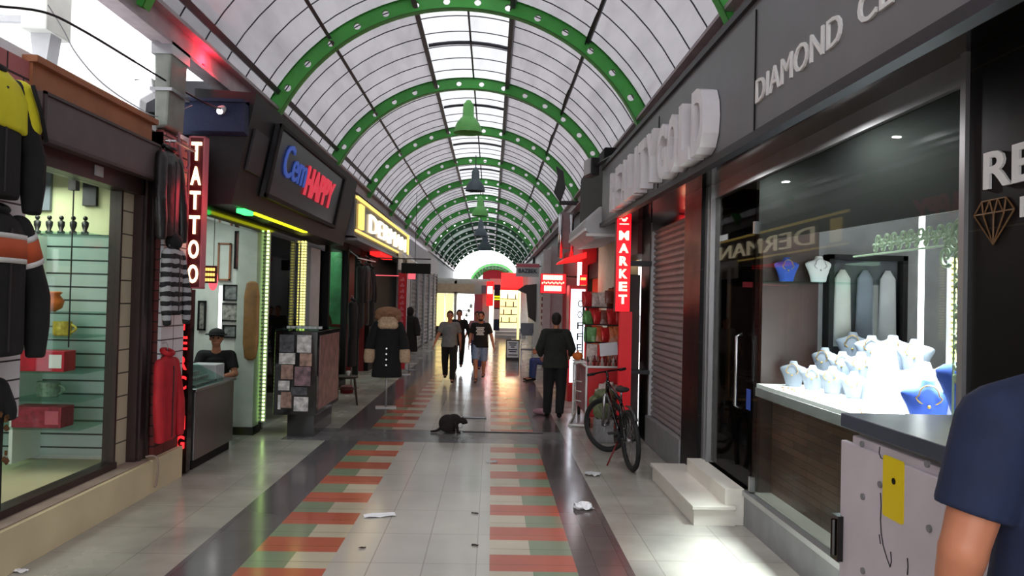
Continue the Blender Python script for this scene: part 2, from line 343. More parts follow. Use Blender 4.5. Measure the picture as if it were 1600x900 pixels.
b = MB(); b.box(-60, 60, -30, 130, -.5, -.05); struct(b.build('floor', 'asphaltgrey', at=(0, 0, -.5)), 'grey ground under the arcade')

# vault: centre line x=-.5, z=3.1
CX, CZ = -.5, 3.1
def vp(r, th, y, cx=CX, cz=CZ): return Vector((cx+r*cos(D(th)), y, cz+r*sin(D(th))))
def vault(y0, y1, mat1, mat2, label, cx=CX, skyl=True):
    b = MB(); st = int((y1-y0)/2)+1
    for (a0, a1, r, k) in ((25, 76, 2.985, 0), (76, 103.5, 3.03, 1), (103.5, 155, 2.985, 0)):
        b.grid(lambda u, v, a0=a0, a1=a1, r=r: vp(r, a0+(a1-a0)*u, y0+(y1-y0)*v, cx), 14, st, k)
    o = struct(b.build('ceiling', [mat1, mat2], at=(cx, y0, CZ), smooth=False), label); return o
cl = vault(-5, 39.6, 'sheet', 'skylight', 'arched translucent roof sheets with a brighter skylight strip along the top')
b = MB(); y = -4.6; i = 0
while y < 39.5:
    for a0, a1, r in ((25, 76, 2.972), (76, 103.5, 3.015), (103.5, 155, 2.972)):
        pts = [vp(r, a0+(a1-a0)*u/10, y) for u in range(11)]
        b.tube(pts, .0085, 4)
    y += .675; i += 1
b.build('panel_seam', 'purlin', cl)
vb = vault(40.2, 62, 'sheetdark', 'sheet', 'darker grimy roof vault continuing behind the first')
b = MB()
for th, r, w_, h_ in ((149, 2.93, .07, .05), (128.7, 2.93, .045, .05), (103.5, 2.94, .07, .16), (89, 2.99, .03, .03), (76, 2.94, .07, .16), (53, 2.93, .045, .05)):
    bb = MB(); bb.bar(vp(r, th, -5), vp(r, th, 62), w_, h_, up=(cos(D(th)), 0, sin(D(th))))
    struct(bb.build('trim_1', 'purlin', at=vp(r, th, 10)), 'long dark steel purlin under the roof sheets')
# cross bars under the skylight, mid bay
b = MB()
for k in range(-2, 13):
    y = 8.6+4.05*k
    if y > 39: break
    b.tube([vp(2.96, 77+(25.5)*u/8, y) for u in range(9)], .03, 6)
struct(b.build('trim_2', 'purlin', at=(0, 10, 5)), 'curved dark cross bars of the skylight')
# side beams carrying the arches
for nm, x0, x1, z0, z1, lab in (('trim_3', -3.2, -3.08, 4.12, 4.38, 'grey steel beam carrying the left feet of the arches'), ('trim_4', 2.04, 2.16, 4.12, 4.38, 'grey steel beam carrying the right feet of the arches')):
    bb = MB(); xm = x1 if x0 < 0 else x0
    bb.box(x0, x1, -5, 62, z0, z1); s_ = .09 if x0 < 0 else -.09
    bb.box(min(xm, xm+s_), max(xm, xm+s_), -5, 62, z0-.03, z0); bb.box(min(xm, xm+s_), max(xm, xm+s_), -5, 62, z1-.02, z1+.02)
    struct(bb.build(nm, 'beam', at=(x0, 10, z0)), lab)
# left building: white upper wall set back, seen through the open gap beside the roof
b = MB(); b.box(-4.6, -4.3, -5, 9.2, 3.3, 7.2); b.box(-4.3, -3.12, -5, 8.3, 3.28, 3.38)
struct(b.build('wall_left', 'whitewall', at=(-4.4, 3, 3.3)), 'white rendered upper wall of the left building')
b = MB(); b.box(-6.4, -3.2, 14.0, 24.3, 3.78, 4.36); b.box(-6.4, -3.2, 9.3, 14.0, 3.97, 4.36); b.box(-6.4, -6.2, -5, 24, 0, 4.2)
struct(b.build('wall_left', 'darkmetal', at=(-4.4, 20, 3.8)), 'dark upper wall above the left shop signs')
b = MB(); b.box(-3.5, -2.62, 24.3, 36.6, 2.95, 3.7); b.box(-3.5, -3.1, 36.6, 62, 0, 4.3)
for k in range(5): b.box(-2.62, -2.56, 24.4+2.5*k, 24.6+2.5*k, 0, 2.95)
b.box(-3.4, -2.62, 24.3, 24.4, 0, 3.)
struct(b.build('wall_left', 'lightgrey', at=(-3, 30, 0)), 'pale wall above the closed shutters on the far left')
b = MB(); b.box(-3.12, -2.6, 36.55, 36.7, 0, 3); b.box(-3.2, -3.1, 24, 37, 0, 3)
struct(b.build('wall_left', 'darkmetal', at=(-3, 36.6, 0)))
# party walls between the left shops
for (y0, y1, m_, zt_) in ((6.98, 7.06, 'offwhite', 3.05), (14.36, 14.5, 'black', 3.9), (23.9, 24.2, 'grey', 3.7)):
    b = MB(); b.box(-6.2, -3.12, y0, y1, 0, zt_); struct(b.build('wall_left', m_, at=(-4, y0, 0)))
b = MB(); b.box(-6.2, -3.1, 2.0, 24, 3.02, 3.1); struct(b.build('ceiling', 'offwhite', at=(-4, 10, 3.02)), 'ceiling slab of the left shops')
# right building
b = MB(); b.box(2.2, 2.4, -5, 10.9, 2.97, 4.4); b.box(2.2, 2.4, 10.9, 40, 2.6, 4.4); b.box(2.1, 2.3, 40, 62, 0, 4.4)
struct(b.build('wall_right', 'darkmetal', at=(2.2, 10, 2.6)), 'dark upper wall behind the right fascia')
b = MB(); b.box(6.2, 6.4, -5, 24, 0, 4); b.box(2.2, 6.4, -5, -4.8, 0, 3); struct(b.build('wall_right', 'grey', at=(6.2, 6, 0)))
b = MB(); b.box(2.16, 6.3, -5, 24, 2.97, 3.05); struct(b.build('ceiling', 'offwhite', at=(4, 10, 2.97)), 'ceiling slab of the right shops')
b = MB(); b.box(1.6, 2.2, -5, 11.2, 2.97, 3.0); struct(b.build('ceiling', 'blackgloss', at=(1.9, 5, 2.97)), 'black soffit under the jewellery fascia')

# ---------------- left shop A: gift shop window
b = MB(); b.prism([(-3.0, 0), (-3.0, .29), (-3.03, .3), (-6.2, .3), (-6.2, 0)], 'Y', -5, 6.98); b.prism([(-3.0, 0), (-3.0, .3), (-3.4, .3), (-3.4, 0)], 'Y', 6.98, 7.66)
struct(b.build('trim_5', 'plinth', at=(-3, 3, 0)), 'cream stone plinth along the foot of the left shops')
b = MB(); b.box(-3.32, -3.02, -5, 6.98, .3, .306); struct(b.build('trim_6', 'ledge', at=(-3.1, 3, .3)), 'dusty mauve stone top of the plinth')
b = MB(); b.box(-3.35, -3.08, -5, 5.12, 2.4, 3.3); struct(b.build('wall_left', 'brick_pink', at=(-3.1, 2, 2.4)), 'pink brick wall above the hanging jackets')
b = MB(); b.box(-3.3, -3.06, 5.12, 6.9, 3.12, 3.3); b.box(-3.32, -3.02, 5.1, 6.94, 3.3, 3.345)
struct(b.build('trim_7', 'wood', at=(-3.1, 6, 3.1)), 'orange brown wooden fascia board over the gift shop window')
win = thing('window_1', 'gift shop window with dark brown frame', 'window', (-3.2, 5.8, .3)); struct(win); del win['category']
b = MB(); b.box(-3.3, -3.0, 5.14, 6.98, 2.8, 3.12); b.build('shutter_box', 'shutterbox', win, bevel=.006)
b = MB(); b.box(-3.0, -2.985, 5.14, 6.98, 2.79, 2.815); b.box(-3.0, -2.985, 5.14, 6.98, 3.1, 3.12); b.box(-3.0, -2.985, 5.14, 5.17, 2.8, 3.12); b.box(-3.0, -2.985, 6.93, 6.98, 2.8, 3.12); b.build('box_trim', 'brown', win)
b = MB(); b.box(-3.26, -3.1, 3, 6.98, 2.66, 2.8); b.box(-3.26, -3.14, 3, 6.62, .3, .36); b.box(-3.26, -3.16, 6.60, 6.63, .3, 2.7); b.build('frame', 'brown', win)
b = MB(); b.box(-3.205, -3.195, 3, 6.6, .36, 2.66); b.build('pane', 'glass', win)
b = MB(); b.box(-3.195, -3.185, 5.2, 6.6, .36, 2.66)  # thin inner bright edge
b = MB(); b.box(-3.26, -3.18, 6.63, 6.86, .3, 2.7); b.build('slat_panel', 'slat_cream', win)
b = MB(); b.box(-3.1, -3.09, 6.02, 6.14, 2.70, 2.78); b.build('sticker', 'lightgrey', win)
b = MB(); b.box(-3.2, -3.1, 6.86, 7.12, .3, 3.12); b.box(-3.1, -3.08, 6.9, 6.94, .3, 3.1); b.box(-3.1, -3.08, 7.05, 7.08, .3, 3.1)
struct(b.build('trim_8', 'brown', at=(-3.1, 7, .3)), 'dark brown post beside the gift shop window')
b = MB(); b.box(-4.75, -4.7, 2, 6.98, .3, 3.0); struct(b.build('wall_left', 'slat_x', at=(-4.7, 5, .3)))
b = MB(); b.box(-4.7, -3.3, 6.9, 6.98, .35, 2.3); struct(b.build('wall_left', 'slat_x', at=(-4, 6.9, .3)), 'pale slat wall at the end of the gift display')
M('limelit_wall', (202, 206, 168), .8, var=.15, vs=3)  # yellow-green room light is tinted into this wall colour
b = MB(); b.box(-4.7, -3.22, 6.88, 6.98, 2.3, 3.0); struct(b.build('wall_left', 'limelit_wall', at=(-4, 6.9, 2.3)))
# brick pier
b = MB(); b.box(-3.4, -3.05, 7.12, 7.66, .3, 3.3); struct(b.build('wall_left', 'brick_dark', at=(-3.05, 7.5, .3)), 'dark red brick pier hung with jackets')
b = MB(); b.box(-3.4, -3.04, 7.12, 7.66, 2.62, 3.28); struct(b.build('wall_left', 'brick_pink', at=(-3.04, 7.5, 2.6)))

# ---------------- tattoo shop shell
b = MB(); b.box(-5.4, -3.3, 11.0, 11.1, 0, 3.0); struct(b.build('wall_left', 'offwhite', at=(-4, 11, 0)), 'pale partition wall hung with frames inside the tattoo shop')
b = MB(); b.box(-3.28, -3.04, 10.0, 10.25, .1, 3); struct(b.build('wall_left', 'offwhite', at=(-3.1, 9.8, 0)), 'white column inside the tattoo shop front')
b = MB(); b.box(-3.3, -3.02, 9.97, 10.28, 0, .1); struct(b.build('baseboard_left', 'black', at=(-3.1, 9.8, 0)))
b = MB(); b.box(-3.12, -3.02, 7.8, 14, 2.62, 2.74); b.box(-3.14, -3.04, 7.8, 7.88, 0, 2.7); b.box(-3.1, -3.04, 10.4, 10.46, 0, 2.7); b.box(-3.1, -3.04, 12.1, 12.2, 0, 2.7)
struct(b.build('trim_9', 'blackgloss', at=(-3.05, 10, 0)), 'black frame of the tattoo shop front')
b = MB(); b.box(-3.1, -3.03, 12.9, 13.6, 0, 2.75); struct(b.build('wall_left', 'lightgrey', at=(-3.05, 13, 0)), 'pale pilaster at the end of the tattoo shop')
b = MB(); b.box(-3.02, -3.01, 9.15, 10.4, .02, 2.62); b.box(-3.075, -3.065, 10.46, 12.1, .02, 2.62)
struct(b.build('window_2', 'glass', at=(-3.07, 10, 0)), 'clear glass front of the tattoo shop')
b = MB(); b.prism([(-3.2, 2.74), (-2.78, 2.76), (-2.55, 3.95), (-3.2, 3.98)], 'Y', 8.2, 14.35)
struct(b.build('wall_left', 'fasciablack', at=(-3, 10, 2.7)), 'black leaning fascia box of the tattoo shop')
b = MB(); b.box(-3.9, -3.2, 8.2, 8.3, 2.74, 3.42); struct(b.build('wall_left', 'black', at=(-3.5, 8.4, 2.7)))
# ---------------- clothes shop front (left, farther)
b = MB()
for y in (14.1, 15.9, 17.4): b.box(-3.1, -2.98, y, y+.12, 0, 2.9)
b.box(-3.1, -2.98, 14.1, 17.5, 2.75, 2.95); b.box(-3.1, -2.98, 14.1, 15.9, 0, .12)
struct(b.build('trim_10', 'black', at=(-3, 15, 0)), 'black frame of the clothes shop front')
b = MB(); b.box(-3.05, -3.04, 14.2, 15.9, .12, 2.75); struct(b.build('window_3', 'glass', at=(-3.05, 15, 0)), 'clothes shop window')
b = MB(); b.box(-5.0, -4.9, 14.1, 24, 0, 3); b.box(-5, -3.1, 18.9, 19, 0, 3); struct(b.build('wall_left', 'darkred', at=(-5, 18, 0)))
b = MB(); b.box(-3.1, -3.0, 19.0, 24.2, 0, 2.9); struct(b.build('wall_left', 'black', at=(-3, 21, 0)))

# ---------------- right: jewellery shop shell
b = MB(); b.prism([(-5, 2.68), (11.15, 2.945), (11.15, 3.76), (-5, 3.60)], 'X', 1.58, 1.66)
fas = struct(b.build('wall_right', 'brushed', at=(1.6, 5, 2.8)), 'brushed grey metal fascia of the jewellery shop')
b = MB(); b.prism([(-5, 3.58), (11.15, 3.74), (11.15, 3.79), (-5, 3.63)], 'X', 1.55, 2.2); b.prism([(-5, 2.645), (11.15, 2.91), (11.15, 2.965), (-5, 2.70)], 'X', 1.545, 1.62); b.build('fascia_edge', 'darkmetal', fas)
b = MB()
for y in (1.9, 4.63, 7.35): b.box(1.572, 1.581, y-.004, y+.004, 2.86, 3.62)
b.build('panel_joint', 'black', fas)
b = MB(); b.box(2.12, 2.6, -5, 3.38, 0, 2.97); struct(b.build('wall_right', 'stone_black', at=(2.12, 1, 0)), 'black stone pillar beside the jewellery window')
b = MB(); b.box(2.06, 2.6, 7.55, 8.2, 0, 2.97); struct(b.build('wall_right', 'stone_black', at=(2.06, 8, 0)), 'black stone pillar between step and shutter')
b = MB(); b.box(2.06, 2.6, 10.0, 10.55, 0, 2.97); struct(b.build('wall_right', 'stone_black', at=(2.06, 10, 0)), 'black stone pillar beyond the shutter')
b = MB(); b.box(2.13, 2.2, 3.38, 7.55, 2.84, 2.97); b.box(2.1, 2.16, 3.37, 3.41, .25, 2.97); b.box(2.1, 2.2, 7.47, 7.55, .3, 2.97); b.box(2.1, 2.2, 7.36, 7.4, .3, 2.97); b.box(2.1, 2.2, 3.38, 6.3, .25, .29)
jf = struct(b.build('trim_11', 'alu', at=(2.15, 5, .2)), 'aluminium frame of the jewellery shop front')
b = MB(); b.box(2.12, 2.3, 3.38, 6.3, 0, .25); struct(b.build('baseboard_right', 'grey', at=(2.12, 5, 0)), 'grey metal sill under the jewellery window')
b = MB(); b.box(2.145, 2.155, 3.4, 6.2, .28, 2.85); struct(b.build('window_4', 'glass', at=(2.15, 5, .3)), 'large jewellery shop window')
dr = thing('door_1', 'glass door of the jewellery shop with brown interior', 'door', (2.15, 6.8, .3)); struct(dr); del dr['category']
b = MB(); b.box(2.145, 2.157, 6.24, 7.36, .32, 2.85); b.build('pane', 'glassdark', dr)
b = MB(); b.box(2.13, 2.17, 6.2, 6.24, .3, .42); b.box(2.13, 2.17, 6.2, 6.24, 2.4, 2.5); b.build('hinge', 'steel', dr)
b = MB(); b.tube([(2.12, 6.42, .95), (2.07, 6.42, .97), (2.07, 6.42, 1.55), (2.12, 6.42, 1.57)], .014, 8); b.build('handle', 'steel', dr, smooth=True)
b = MB(); b.box(2.141, 2.144, 6.26, 6.36, .95, 1.12); b.build('sticker', 'velvetblue', dr)
b = MB(); b.box(2.3, 2.36, 3.4, 6.2, .3, 1.15); struct(b.build('wall_right', 'woodpanel', at=(2.3, 5, .3)), 'brown wood panelling under the display shelf')
b = MB(); b.box(2.17, 2.36, 3.4, 6.2, .28, .3); struct(b.build('trim_12', 'marble', at=(2.3, 5, .28)))
b = MB(); b.box(2.16, 2.3, 3.4, 6.2, 1.08, 1.15); struct(b.build('trim_13', 'grey', at=(2.2, 5, 1.1)))
b = MB(); b.box(2.17, 3.0, 3.4, 6.2, 1.15, 1.18); struct(b.build('trim_14', 'white', at=(2.2, 5, 1.16)), 'white display shelf in the jewellery window')
b = MB(); b.box(2.2, 2.66, 6.19, 6.26, .3, 3); struct(b.build('wall_right', 'darkbrownwood', at=(2.4, 6.2, .3)), 'dark brown end panel in the far corner of the jewellery window')
b = MB(); b.box(2.66, 4.6, 6.2, 6.26, .3, 3); b.box(4.6, 4.7, 1, 9, .0, 3); b.box(2.2, 4.6, 3.3, 3.38, .0, 3); struct(b.build('wall_right', 'grey', at=(4, 5, .3)), 'grey inner walls of the jewellery shop')
b = MB(); b.box(3.2, 3.26, 6.3, 8.2, 0, 3); b.box(2.2, 3.2, 7.56, 7.6, 0, 3); struct(b.build('wall_right', 'darkbrownwood', at=(3.2, 7, 0)), 'brown wooden wall behind the glass door')
b = MB(); b.prism([(3.39, 2.272), (6.2, 2.335), (6.2, 2.96), (3.39, 2.96)], 'X', 2.165, 2.18); struct(b.build('trim_15', 'black', at=(2.17, 5, 2.3)), 'black blind behind the top of the jewellery window')
# shutter
sh = thing('door_2', 'closed grey roller shutter in a black surround', 'door', (2.12, 9.1, 0)); struct(sh); del sh['category']
b = MB()
pr = []
z = .36
while z < 2.8:
    pr += [(2.13, z), (2.10, z+.018), (2.10, z+.05), (2.13, z+.068)]; z += .074
pr = [(2.16, .36)]+pr+[(2.16, z)]
b.prism(pr, 'Y', 8.2, 10.0); b.build('slat_curtain', 'shuttergrey', sh)
b = MB(); b.box(2.04, 2.16, 8.2, 10.0, 0, .36); b.build('base_panel', 'grey', sh, bevel=.008)
b = MB(); b.box(2.07, 2.16, 8.2, 8.25, .36, 2.87); b.box(2.07, 2.16, 9.95, 10.0, .36, 2.87); b.build('guide_rail', 'lightgrey', sh)
b = MB(); b.box(2.07, 2.16, 8.25, 9.95, 2.75, 2.97); b.build('head_rail', 'blackgloss', sh)
# market part of the right side
b = MB(); b.box(2.0, 2.35, 12.3, 14.45, 0, 3.0); struct(b.build('wall_right', 'cream', at=(2, 13, 0)), 'cream wall beside the market sign')
b = MB(); b.box(2.0, 2.3, 10.55, 12.3, 2.5, 3.0); b.box(2.4, 2.5, 10.55, 12.3, 0, 2.5); struct(b.build('wall_right', 'darkred', at=(2, 11, 2.5)))
b = MB(); b.box(2.02, 2.1, 14.45, 14.6, 0, 2.6); b.box(2.02, 2.1, 16.0, 16.2, 0, 2.6); b.box(2.02, 2.1, 14.45, 16.2, 2.3, 2.6); struct(b.build('trim_16', 'black', at=(2, 15, 0)))
b = MB(); b.box(2.3, 2.34, 14.6, 16.1, .1, 2.3); struct(b.build('wall_right', 'e_cream', at=(2.3, 15, 0)), 'yellow lit shop interior beyond the cream wall')
b = MB(); b.box(1.9, 2.3, 16.2, 20.5, 0, 3.1); struct(b.build('wall_right', 'red', at=(2, 18, 0)), 'red painted shop front')
b = MB(); b.box(1.55, 2.3, 20.5, 24.5, 0, 3.3); struct(b.build('wall_right', 'lightgrey', at=(2, 22, 0)))
b = MB(); b.box(1.75, 2.3, 24.5, 37.6, 0, 3.2); struct(b.build('wall_right', 'lightgrey', at=(2, 30, 0)), 'pale wall on the far right')
# far end: a row of shops closes the arcade at y = 38
b = MB(); b.box(-3.1, -2.75, 38, 38.4, 0, 2.75); b.box(-1.85, -1.72, 38, 38.3, 0, 2.75); b.box(-2.75, -.85, 38, 38.3, 2.12, 2.75); b.box(-.86, -.1, 38.05, 38.3, 0, 2.75)
b.box(-.1, 1.45, 38.0, 38.3, 2.35, 2.9); b.box(1.45, 2.3, 38, 38.3, 0, 3.1); b.box(-3.1, 2.3, 41, 41.2, 0, 2.95); b.box(-3.1, 2.3, 38.3, 41.2, 2.75, 2.85)
struct(b.build('wall_back', 'offwhite', at=(0, 38, 0)), 'row of small shops closing the far end of the arcade')
b = MB(); b.box(-3.1, -.85, 37.9, 38.02, 2.2, 2.6); struct(b.build('wall_back', 'cream', at=(-1, 37.9, 2.2)))
b = MB(); b.box(-2.72, -2.33, 38.1, 38.14, .5, 2.1); b.box(-2.27, -1.88, 38.1, 38.14, .5, 2.1); b.box(-2.75, -1.85, 38.1, 38.2, 0, .5, 1)
struct(b.build('window_5', ['e_cream', 'black'], at=(-2.3, 38, .5)), 'pair of yellow lit windows at the far end')
b = MB(); b.box(-1.72, -.86, 39.2, 39.24, 0, 2.12); struct(b.build('window_6', 'e_shop', at=(-1.2, 39, 0)), 'brilliant white lit shop at the far end')
b = MB(); b.box(.42, 1.42, 39.6, 39.64, .3, 2.35); struct(b.build('window_7', 'e_cream', at=(.9, 39.6, .3)), 'warm lit gift shop at the far end')
b = MB(); b.box(.2, 1.7, 37.2, 38.3, 0, .16); b.box(.2, 1.7, 37.6, 38.3, .16, .32); b.box(.2, 1.7, 38, 38.3, .32, .46); struct(b.build('trim_17', 'lightgrey', at=(1, 37.5, 0)), 'steps up to the far gift shop')
# third vault and a pale building in the daylight beyond
b = MB()
b.grid(lambda u, v: vp(2.985, 25+130*u, 88+22*v, .25), 20, 4, 0)
struct(b.build('ceiling', 'sheet', at=(.2, 90, 3)), 'third roof vault far beyond the bright opening')
b = MB(); b.box(-1.2, 2.2, 100, 100.3, 0, 5.9); struct(b.build('wall_back', 'redcloth', at=(.2, 100, 0)))
b = MB(); b.prism([(-1.9, -.05), (-2.2, 7.4), (-1.6, 8.5), (1.8, 8.5), (2.5, 7.4), (2.3, -.05)], 'Y', 115, 120)
tag(b.build('grey_building', 'lightgrey', at=(0, 117, -.05)), 'pale grey rooftop structure in the daylight beyond the vault', 'building')

# ---------------- arches
def arch(y, mat, label, cx=CX, n=15, th0=33.7, step=8.69, r0=2.755, r1=2.955, hr=.05, nn=16):
    b = MB(); T = .05
    rm = (r0+r1)/2
    def cell(a0, a1, hole):
        am = (a0+a1)/2; per = []; cir = []
        for i in range(nn):
            t = 2*pi*(i+.5)/nn; dx, dy = cos(t), sin(t)
            k = 1/max(abs(dx), abs(dy)); ux, uy = dx*k, dy*k
            per.append((am+ux*(a1-a0)/2, rm+uy*(r1-r0)/2)); cir.append((am+math.degrees(hr*dx/rm), rm+hr*dy))
        # snap corners
        for ux in (-1, 1):
            for uy in (-1, 1):
                c_ = (am+ux*(a1-a0)/2, rm+uy*(r1-r0)/2)
                j = min(range(nn), key=lambda q: abs(per[q][0]-c_[0])*.05+abs(per[q][1]-c_[1]) + (0 if (per[q][0]-am)*ux > 0 else 9))
                per[j] = c_
        V_ = lambda p, t: vp(p[1], p[0], y+t, cx)
        if hole:
            for t, fl_ in ((-T/2, 0), (T/2, 1)):
                vs = [V_(p, t) for p in per]+[V_(p, t) for p in cir]
                b.add(vs, [((i, (i+1) % nn, nn+(i+1) % nn, nn+i) if not fl_ else (nn+i, nn+(i+1) % nn, (i+1) % nn, i)) for i in range(nn)])
            vs = [V_(p, -T/2) for p in cir]+[V_(p, T/2) for p in cir]
            b.add(vs, [(i, (i+1) % nn, nn+(i+1) % nn, nn+i) for i in range(nn)])
    a = th0-step/2
    for i in range(14): cell(a+i*step, a+(i+1)*step, True)
    aend = a+14*step
    def seg(s0, s1, q=3):
        for t in (-T/2, T/2): b.grid(lambda u, v: vp(r0+(r1-r0)*v, s0+(s1-s0)*u, y+t, cx), q, 1)
    seg(24, a); seg(aend, 156)
    for rr in (r0, r1):  # flanges
        b.grid(lambda u, v: vp(rr, 24+132*u, y-.06+.12*v, cx), 48, 1)
        b.grid(lambda u, v: vp(rr+(.008 if rr == r1 else -.008), 24+132*u, y-.06+.12*v, cx), 48, 1)
    return tag(b.build('roof_arch', mat, at=(cx, y, CZ)), label, 'arch', 'perforated roof arches')
ords = ['nearest', 'second', 'third', 'fourth', 'fifth', 'sixth', 'seventh', 'eighth', 'ninth']
for k in range(9):
    arch(6.6+4.05*k, 'green', 'green perforated steel roof arch, %s from the camera' % ords[k] if k else 'nearest green roof arch, only its right foot showing above the shop fascia')
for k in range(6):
    arch(41.5+4.*k, 'green_shaded', 'green perforated arch with shade in its colour in the far dim vault, %s one of that stretch' % ['first', 'second', 'third', 'fourth', 'fifth', 'last'][k])
for k in range(4):
    arch(88+6*k, 'green', 'green arch of the distant third vault, %s' % ['front one', 'second one', 'third one', 'rear one'][k], cx=.25)
# ================================================================== FIGURES
def finger_hand(b, wr, d, palmn, s=1., thumb_side=None, curl=.5):
    """hand from wrist wr, pointing along d, palm facing palmn"""
    wr, d, pn = Vector(wr), Vector(d).normalized(), Vector(palmn); pn = (pn-pn.dot(d)*d).normalized(); sd = d.cross(pn)
    if thumb_side is not None and sd.dot(Vector(thumb_side)) < 0: sd = -sd
    L = .085*s
    for k in (-.5, -.17, .17, .5): b.cap(wr+d*.01, wr+d*L+sd*k*.07*s, .017*s, .013*s)
    for i, k in enumerate((.5, .17, -.17, -.5)):
        fl_ = (.068, .078, .072, .056)[i]*s; a = wr+d*L+sd*k*.072*s
        m = a+(d*cos(curl*.5)+pn*sin(curl*.5))*fl_*.5; e = m+(d*cos(curl*1.4)+pn*sin(curl*1.4))*fl_*.5
        b.cap(a, m, .0105*s, .0098*s); b.cap(m, e, .0098*s, .0085*s)
    a = wr+d*.03*s+sd*.028*s; m = a+(d*.6+sd*.75+pn*.2).normalized()*.045*s; e = m+(d*.85+sd*.25+pn*.4).normalized()*.035*s
    b.cap(a, m, .014*s, .012*s); b.cap(m, e, .012*s, .0095*s)
BASE = dict(pel=(0, 0, .95), ch=(0, 0, 1.27), nk=(0, .0, 1.46), hd=(0, -.015, 1.62),
            sL=(.17, 0, 1.40), sR=(-.17, 0, 1.40), eL=(.22, .03, 1.12), eR=(-.22, .03, 1.12), wL=(.23, -.04, .88), wR=(-.23, -.04, .88),
            hL=(.09, 0, .92), hR=(-.09, 0, .92), kL=(.10, -.02, .50), kR=(-.10, -.02, .50), aL=(.10, .02, .09), aR=(-.10, .02, .09))
def person(name_label, loc, rz, s=1., pose={}, skin='skin', top='blackcloth', sleeve='short', bottom='blackcloth', blen='long', shoe='black', hair='hair', girth=1., beard=False, hem=.86, extra=None, vox=.0085, neckopen=True):
    J = {k: Vector(v)*s for k, v in {**BASE, **pose}.items()}
    root = thing('person', name_label, 'person', (0, 0, 0))
    b = MB(); g = girth*s; X = (1, 0, 0)
    fd = {q: (J['f'+q]-Vector(J['a'+q])).normalized() if 'f'+q in J else Vector((0, -1, -.05)).normalized() for q in 'LR'}
    b.cap(J['pel'], J['ch'], .135*g, .145*g, X, .68); b.cap(J['ch'], J['nk']-Vector((0, 0, .06*s)), .14*g, .09*g, X, .65)
    b.cap(J['nk']-Vector((0, 0, .06*s)), J['hd']-Vector((0, 0, .06*s)), .056*s, .05*s)
    hd = J['hd']; b.ball(hd+Vector((0, .01, .02))*s, (.077*s, .094*s, .098*s)); b.ball(hd+Vector((0, -.022, -.05))*s, (.058*s, .066*s, .062*s))
    b.cap(hd+Vector((0, -.088, .012))*s, hd+Vector((0, -.104, -.022))*s, .009*s, .015*s)
    for q in (-1, 1): b.ball(hd+Vector((q*.078, .01, -.005))*s, (.010*s, .02*s, .03*s))
    b.cap(hd+Vector((-.022, -.086, -.058))*s, hd+Vector((.022, -.086, -.058))*s, .008*s, .008*s)
    for q in 'LR':
        b.cap(J['nk']-Vector((0, 0, .06*s)), J['s'+q], .06*g, .058*g); b.cap(J['s'+q], J['e'+q], .054*g, .04*g); b.cap(J['e'+q], J['w'+q], .042*g, .026*s)
        d = (J['w'+q]-J['e'+q]).normalized(); pn = Vector(((-1 if q == 'L' else 1), 0, 0))
        finger_hand(b, J['w'+q], d, pn, s, thumb_side=(0, -1, 0))
        b.cap(J['h'+q], J['k'+q], .088*g, .056*g); b.cap(J['k'+q], J['a'+q], .057*g, .036*s)
        b.cap(J['a'+q]+Vector((0, 0, -.035*s)), J['a'+q]+fd[q]*.17*s+Vector((0, 0, -.035*s)), .034*s, .03*s, X, .8)
    b.build('body', skin, root, remesh=vox)
    # shirt
    c = MB(); hemz = J['pel']+(J['pel']-J['ch'])*((.95-hem)/.32)
    c.tube([hemz, J['pel'], (J['pel']+J['ch'])/2, J['ch'], J['ch']+(J['nk']-J['ch'])*.5, J['nk']-Vector((0, 0, .025*s))], [.192*g, .182*g, .16*g, .168*g, .15*g, .072*s], 24, side=X, k=.7)
    for q in 'LR':
        c.cap(J['nk']-Vector((0, 0, .07*s)), J['s'+q], .07*g, .07*g)
        if sleeve == 'short': e = J['s'+q]+(J['e'+q]-J['s'+q])*.72; c.tube([J['s'+q], e], [.072*g, .066*g], 16)
        else: c.tube([J['s'+q], J['e'+q]], [.072*g, .06*g], 16); c.ball(J['e'+q], .06*g); c.tube([J['e'+q], J['w'+q]], [.06*g, .042*s], 16)
    shirt = c.build('jacket' if sleeve == 'long' else 'shirt', top, root, remesh=vox, sm=2)
    # trousers
    c = MB(); c.tube([J['pel']-(J['pel']-J['ch'])*.12, J['pel'], J['pel']+(J['pel']-J['ch'])*.3], [.142*g, .155*g, .15*g], 24, side=X, k=.7)
    for q in 'LR':
        if blen == 'long': c.tube([J['h'+q], J['k'+q]], [.1*g, .076*g], 16); c.ball(J['k'+q], .075*g); c.tube([J['k'+q], J['a'+q]+Vector((0, 0, -.01*s))], [.074*g, .06*g], 16)
        else: c.tube([J['h'+q], J['k'+q]+(J['h'+q]-J['k'+q])*.08], [.1*g, .09*g], 16)
    c.build('trousers' if blen == 'long' else 'shorts', bottom, root, remesh=vox, sm=2)
    for q in 'LR':
        c = MB(); a = J['a'+q]; up = Vector((0, 0, -.038*s))
        c.cap(a+up-fd[q]*.03*s, a+fd[q]*.18*s+up-Vector((0, 0, .01*s)), .042*s, .036*s, X, .8); c.cap(a+up, a+Vector((0, 0, .0)), .045*s, .042*s)
        c.build('shoe', shoe, root, remesh=vox)
    if hair:
        c = MB(); c.ball(hd+Vector((0, .022, .035))*s, (.085*s, .098*s, .098*s)); c.ball(hd+Vector((0, .05, -.01))*s, (.074*s, .06*s, .075*s))
        hb = c.build('hair', hair, root, remesh=vox*.8)
    if beard:
        c = MB(); c.ball(hd+Vector((0, -.03, -.075))*s, (.058*s, .06*s, .042*s)); c.build('beard', 'hair', root, smooth=True)
    for q in (-1, 1):
        c = MB(); c.ball(hd+Vector((q*.031, -.079, .008))*s, .012*s, 8, 6); c.build('eye', 'blackgloss', root, smooth=True)
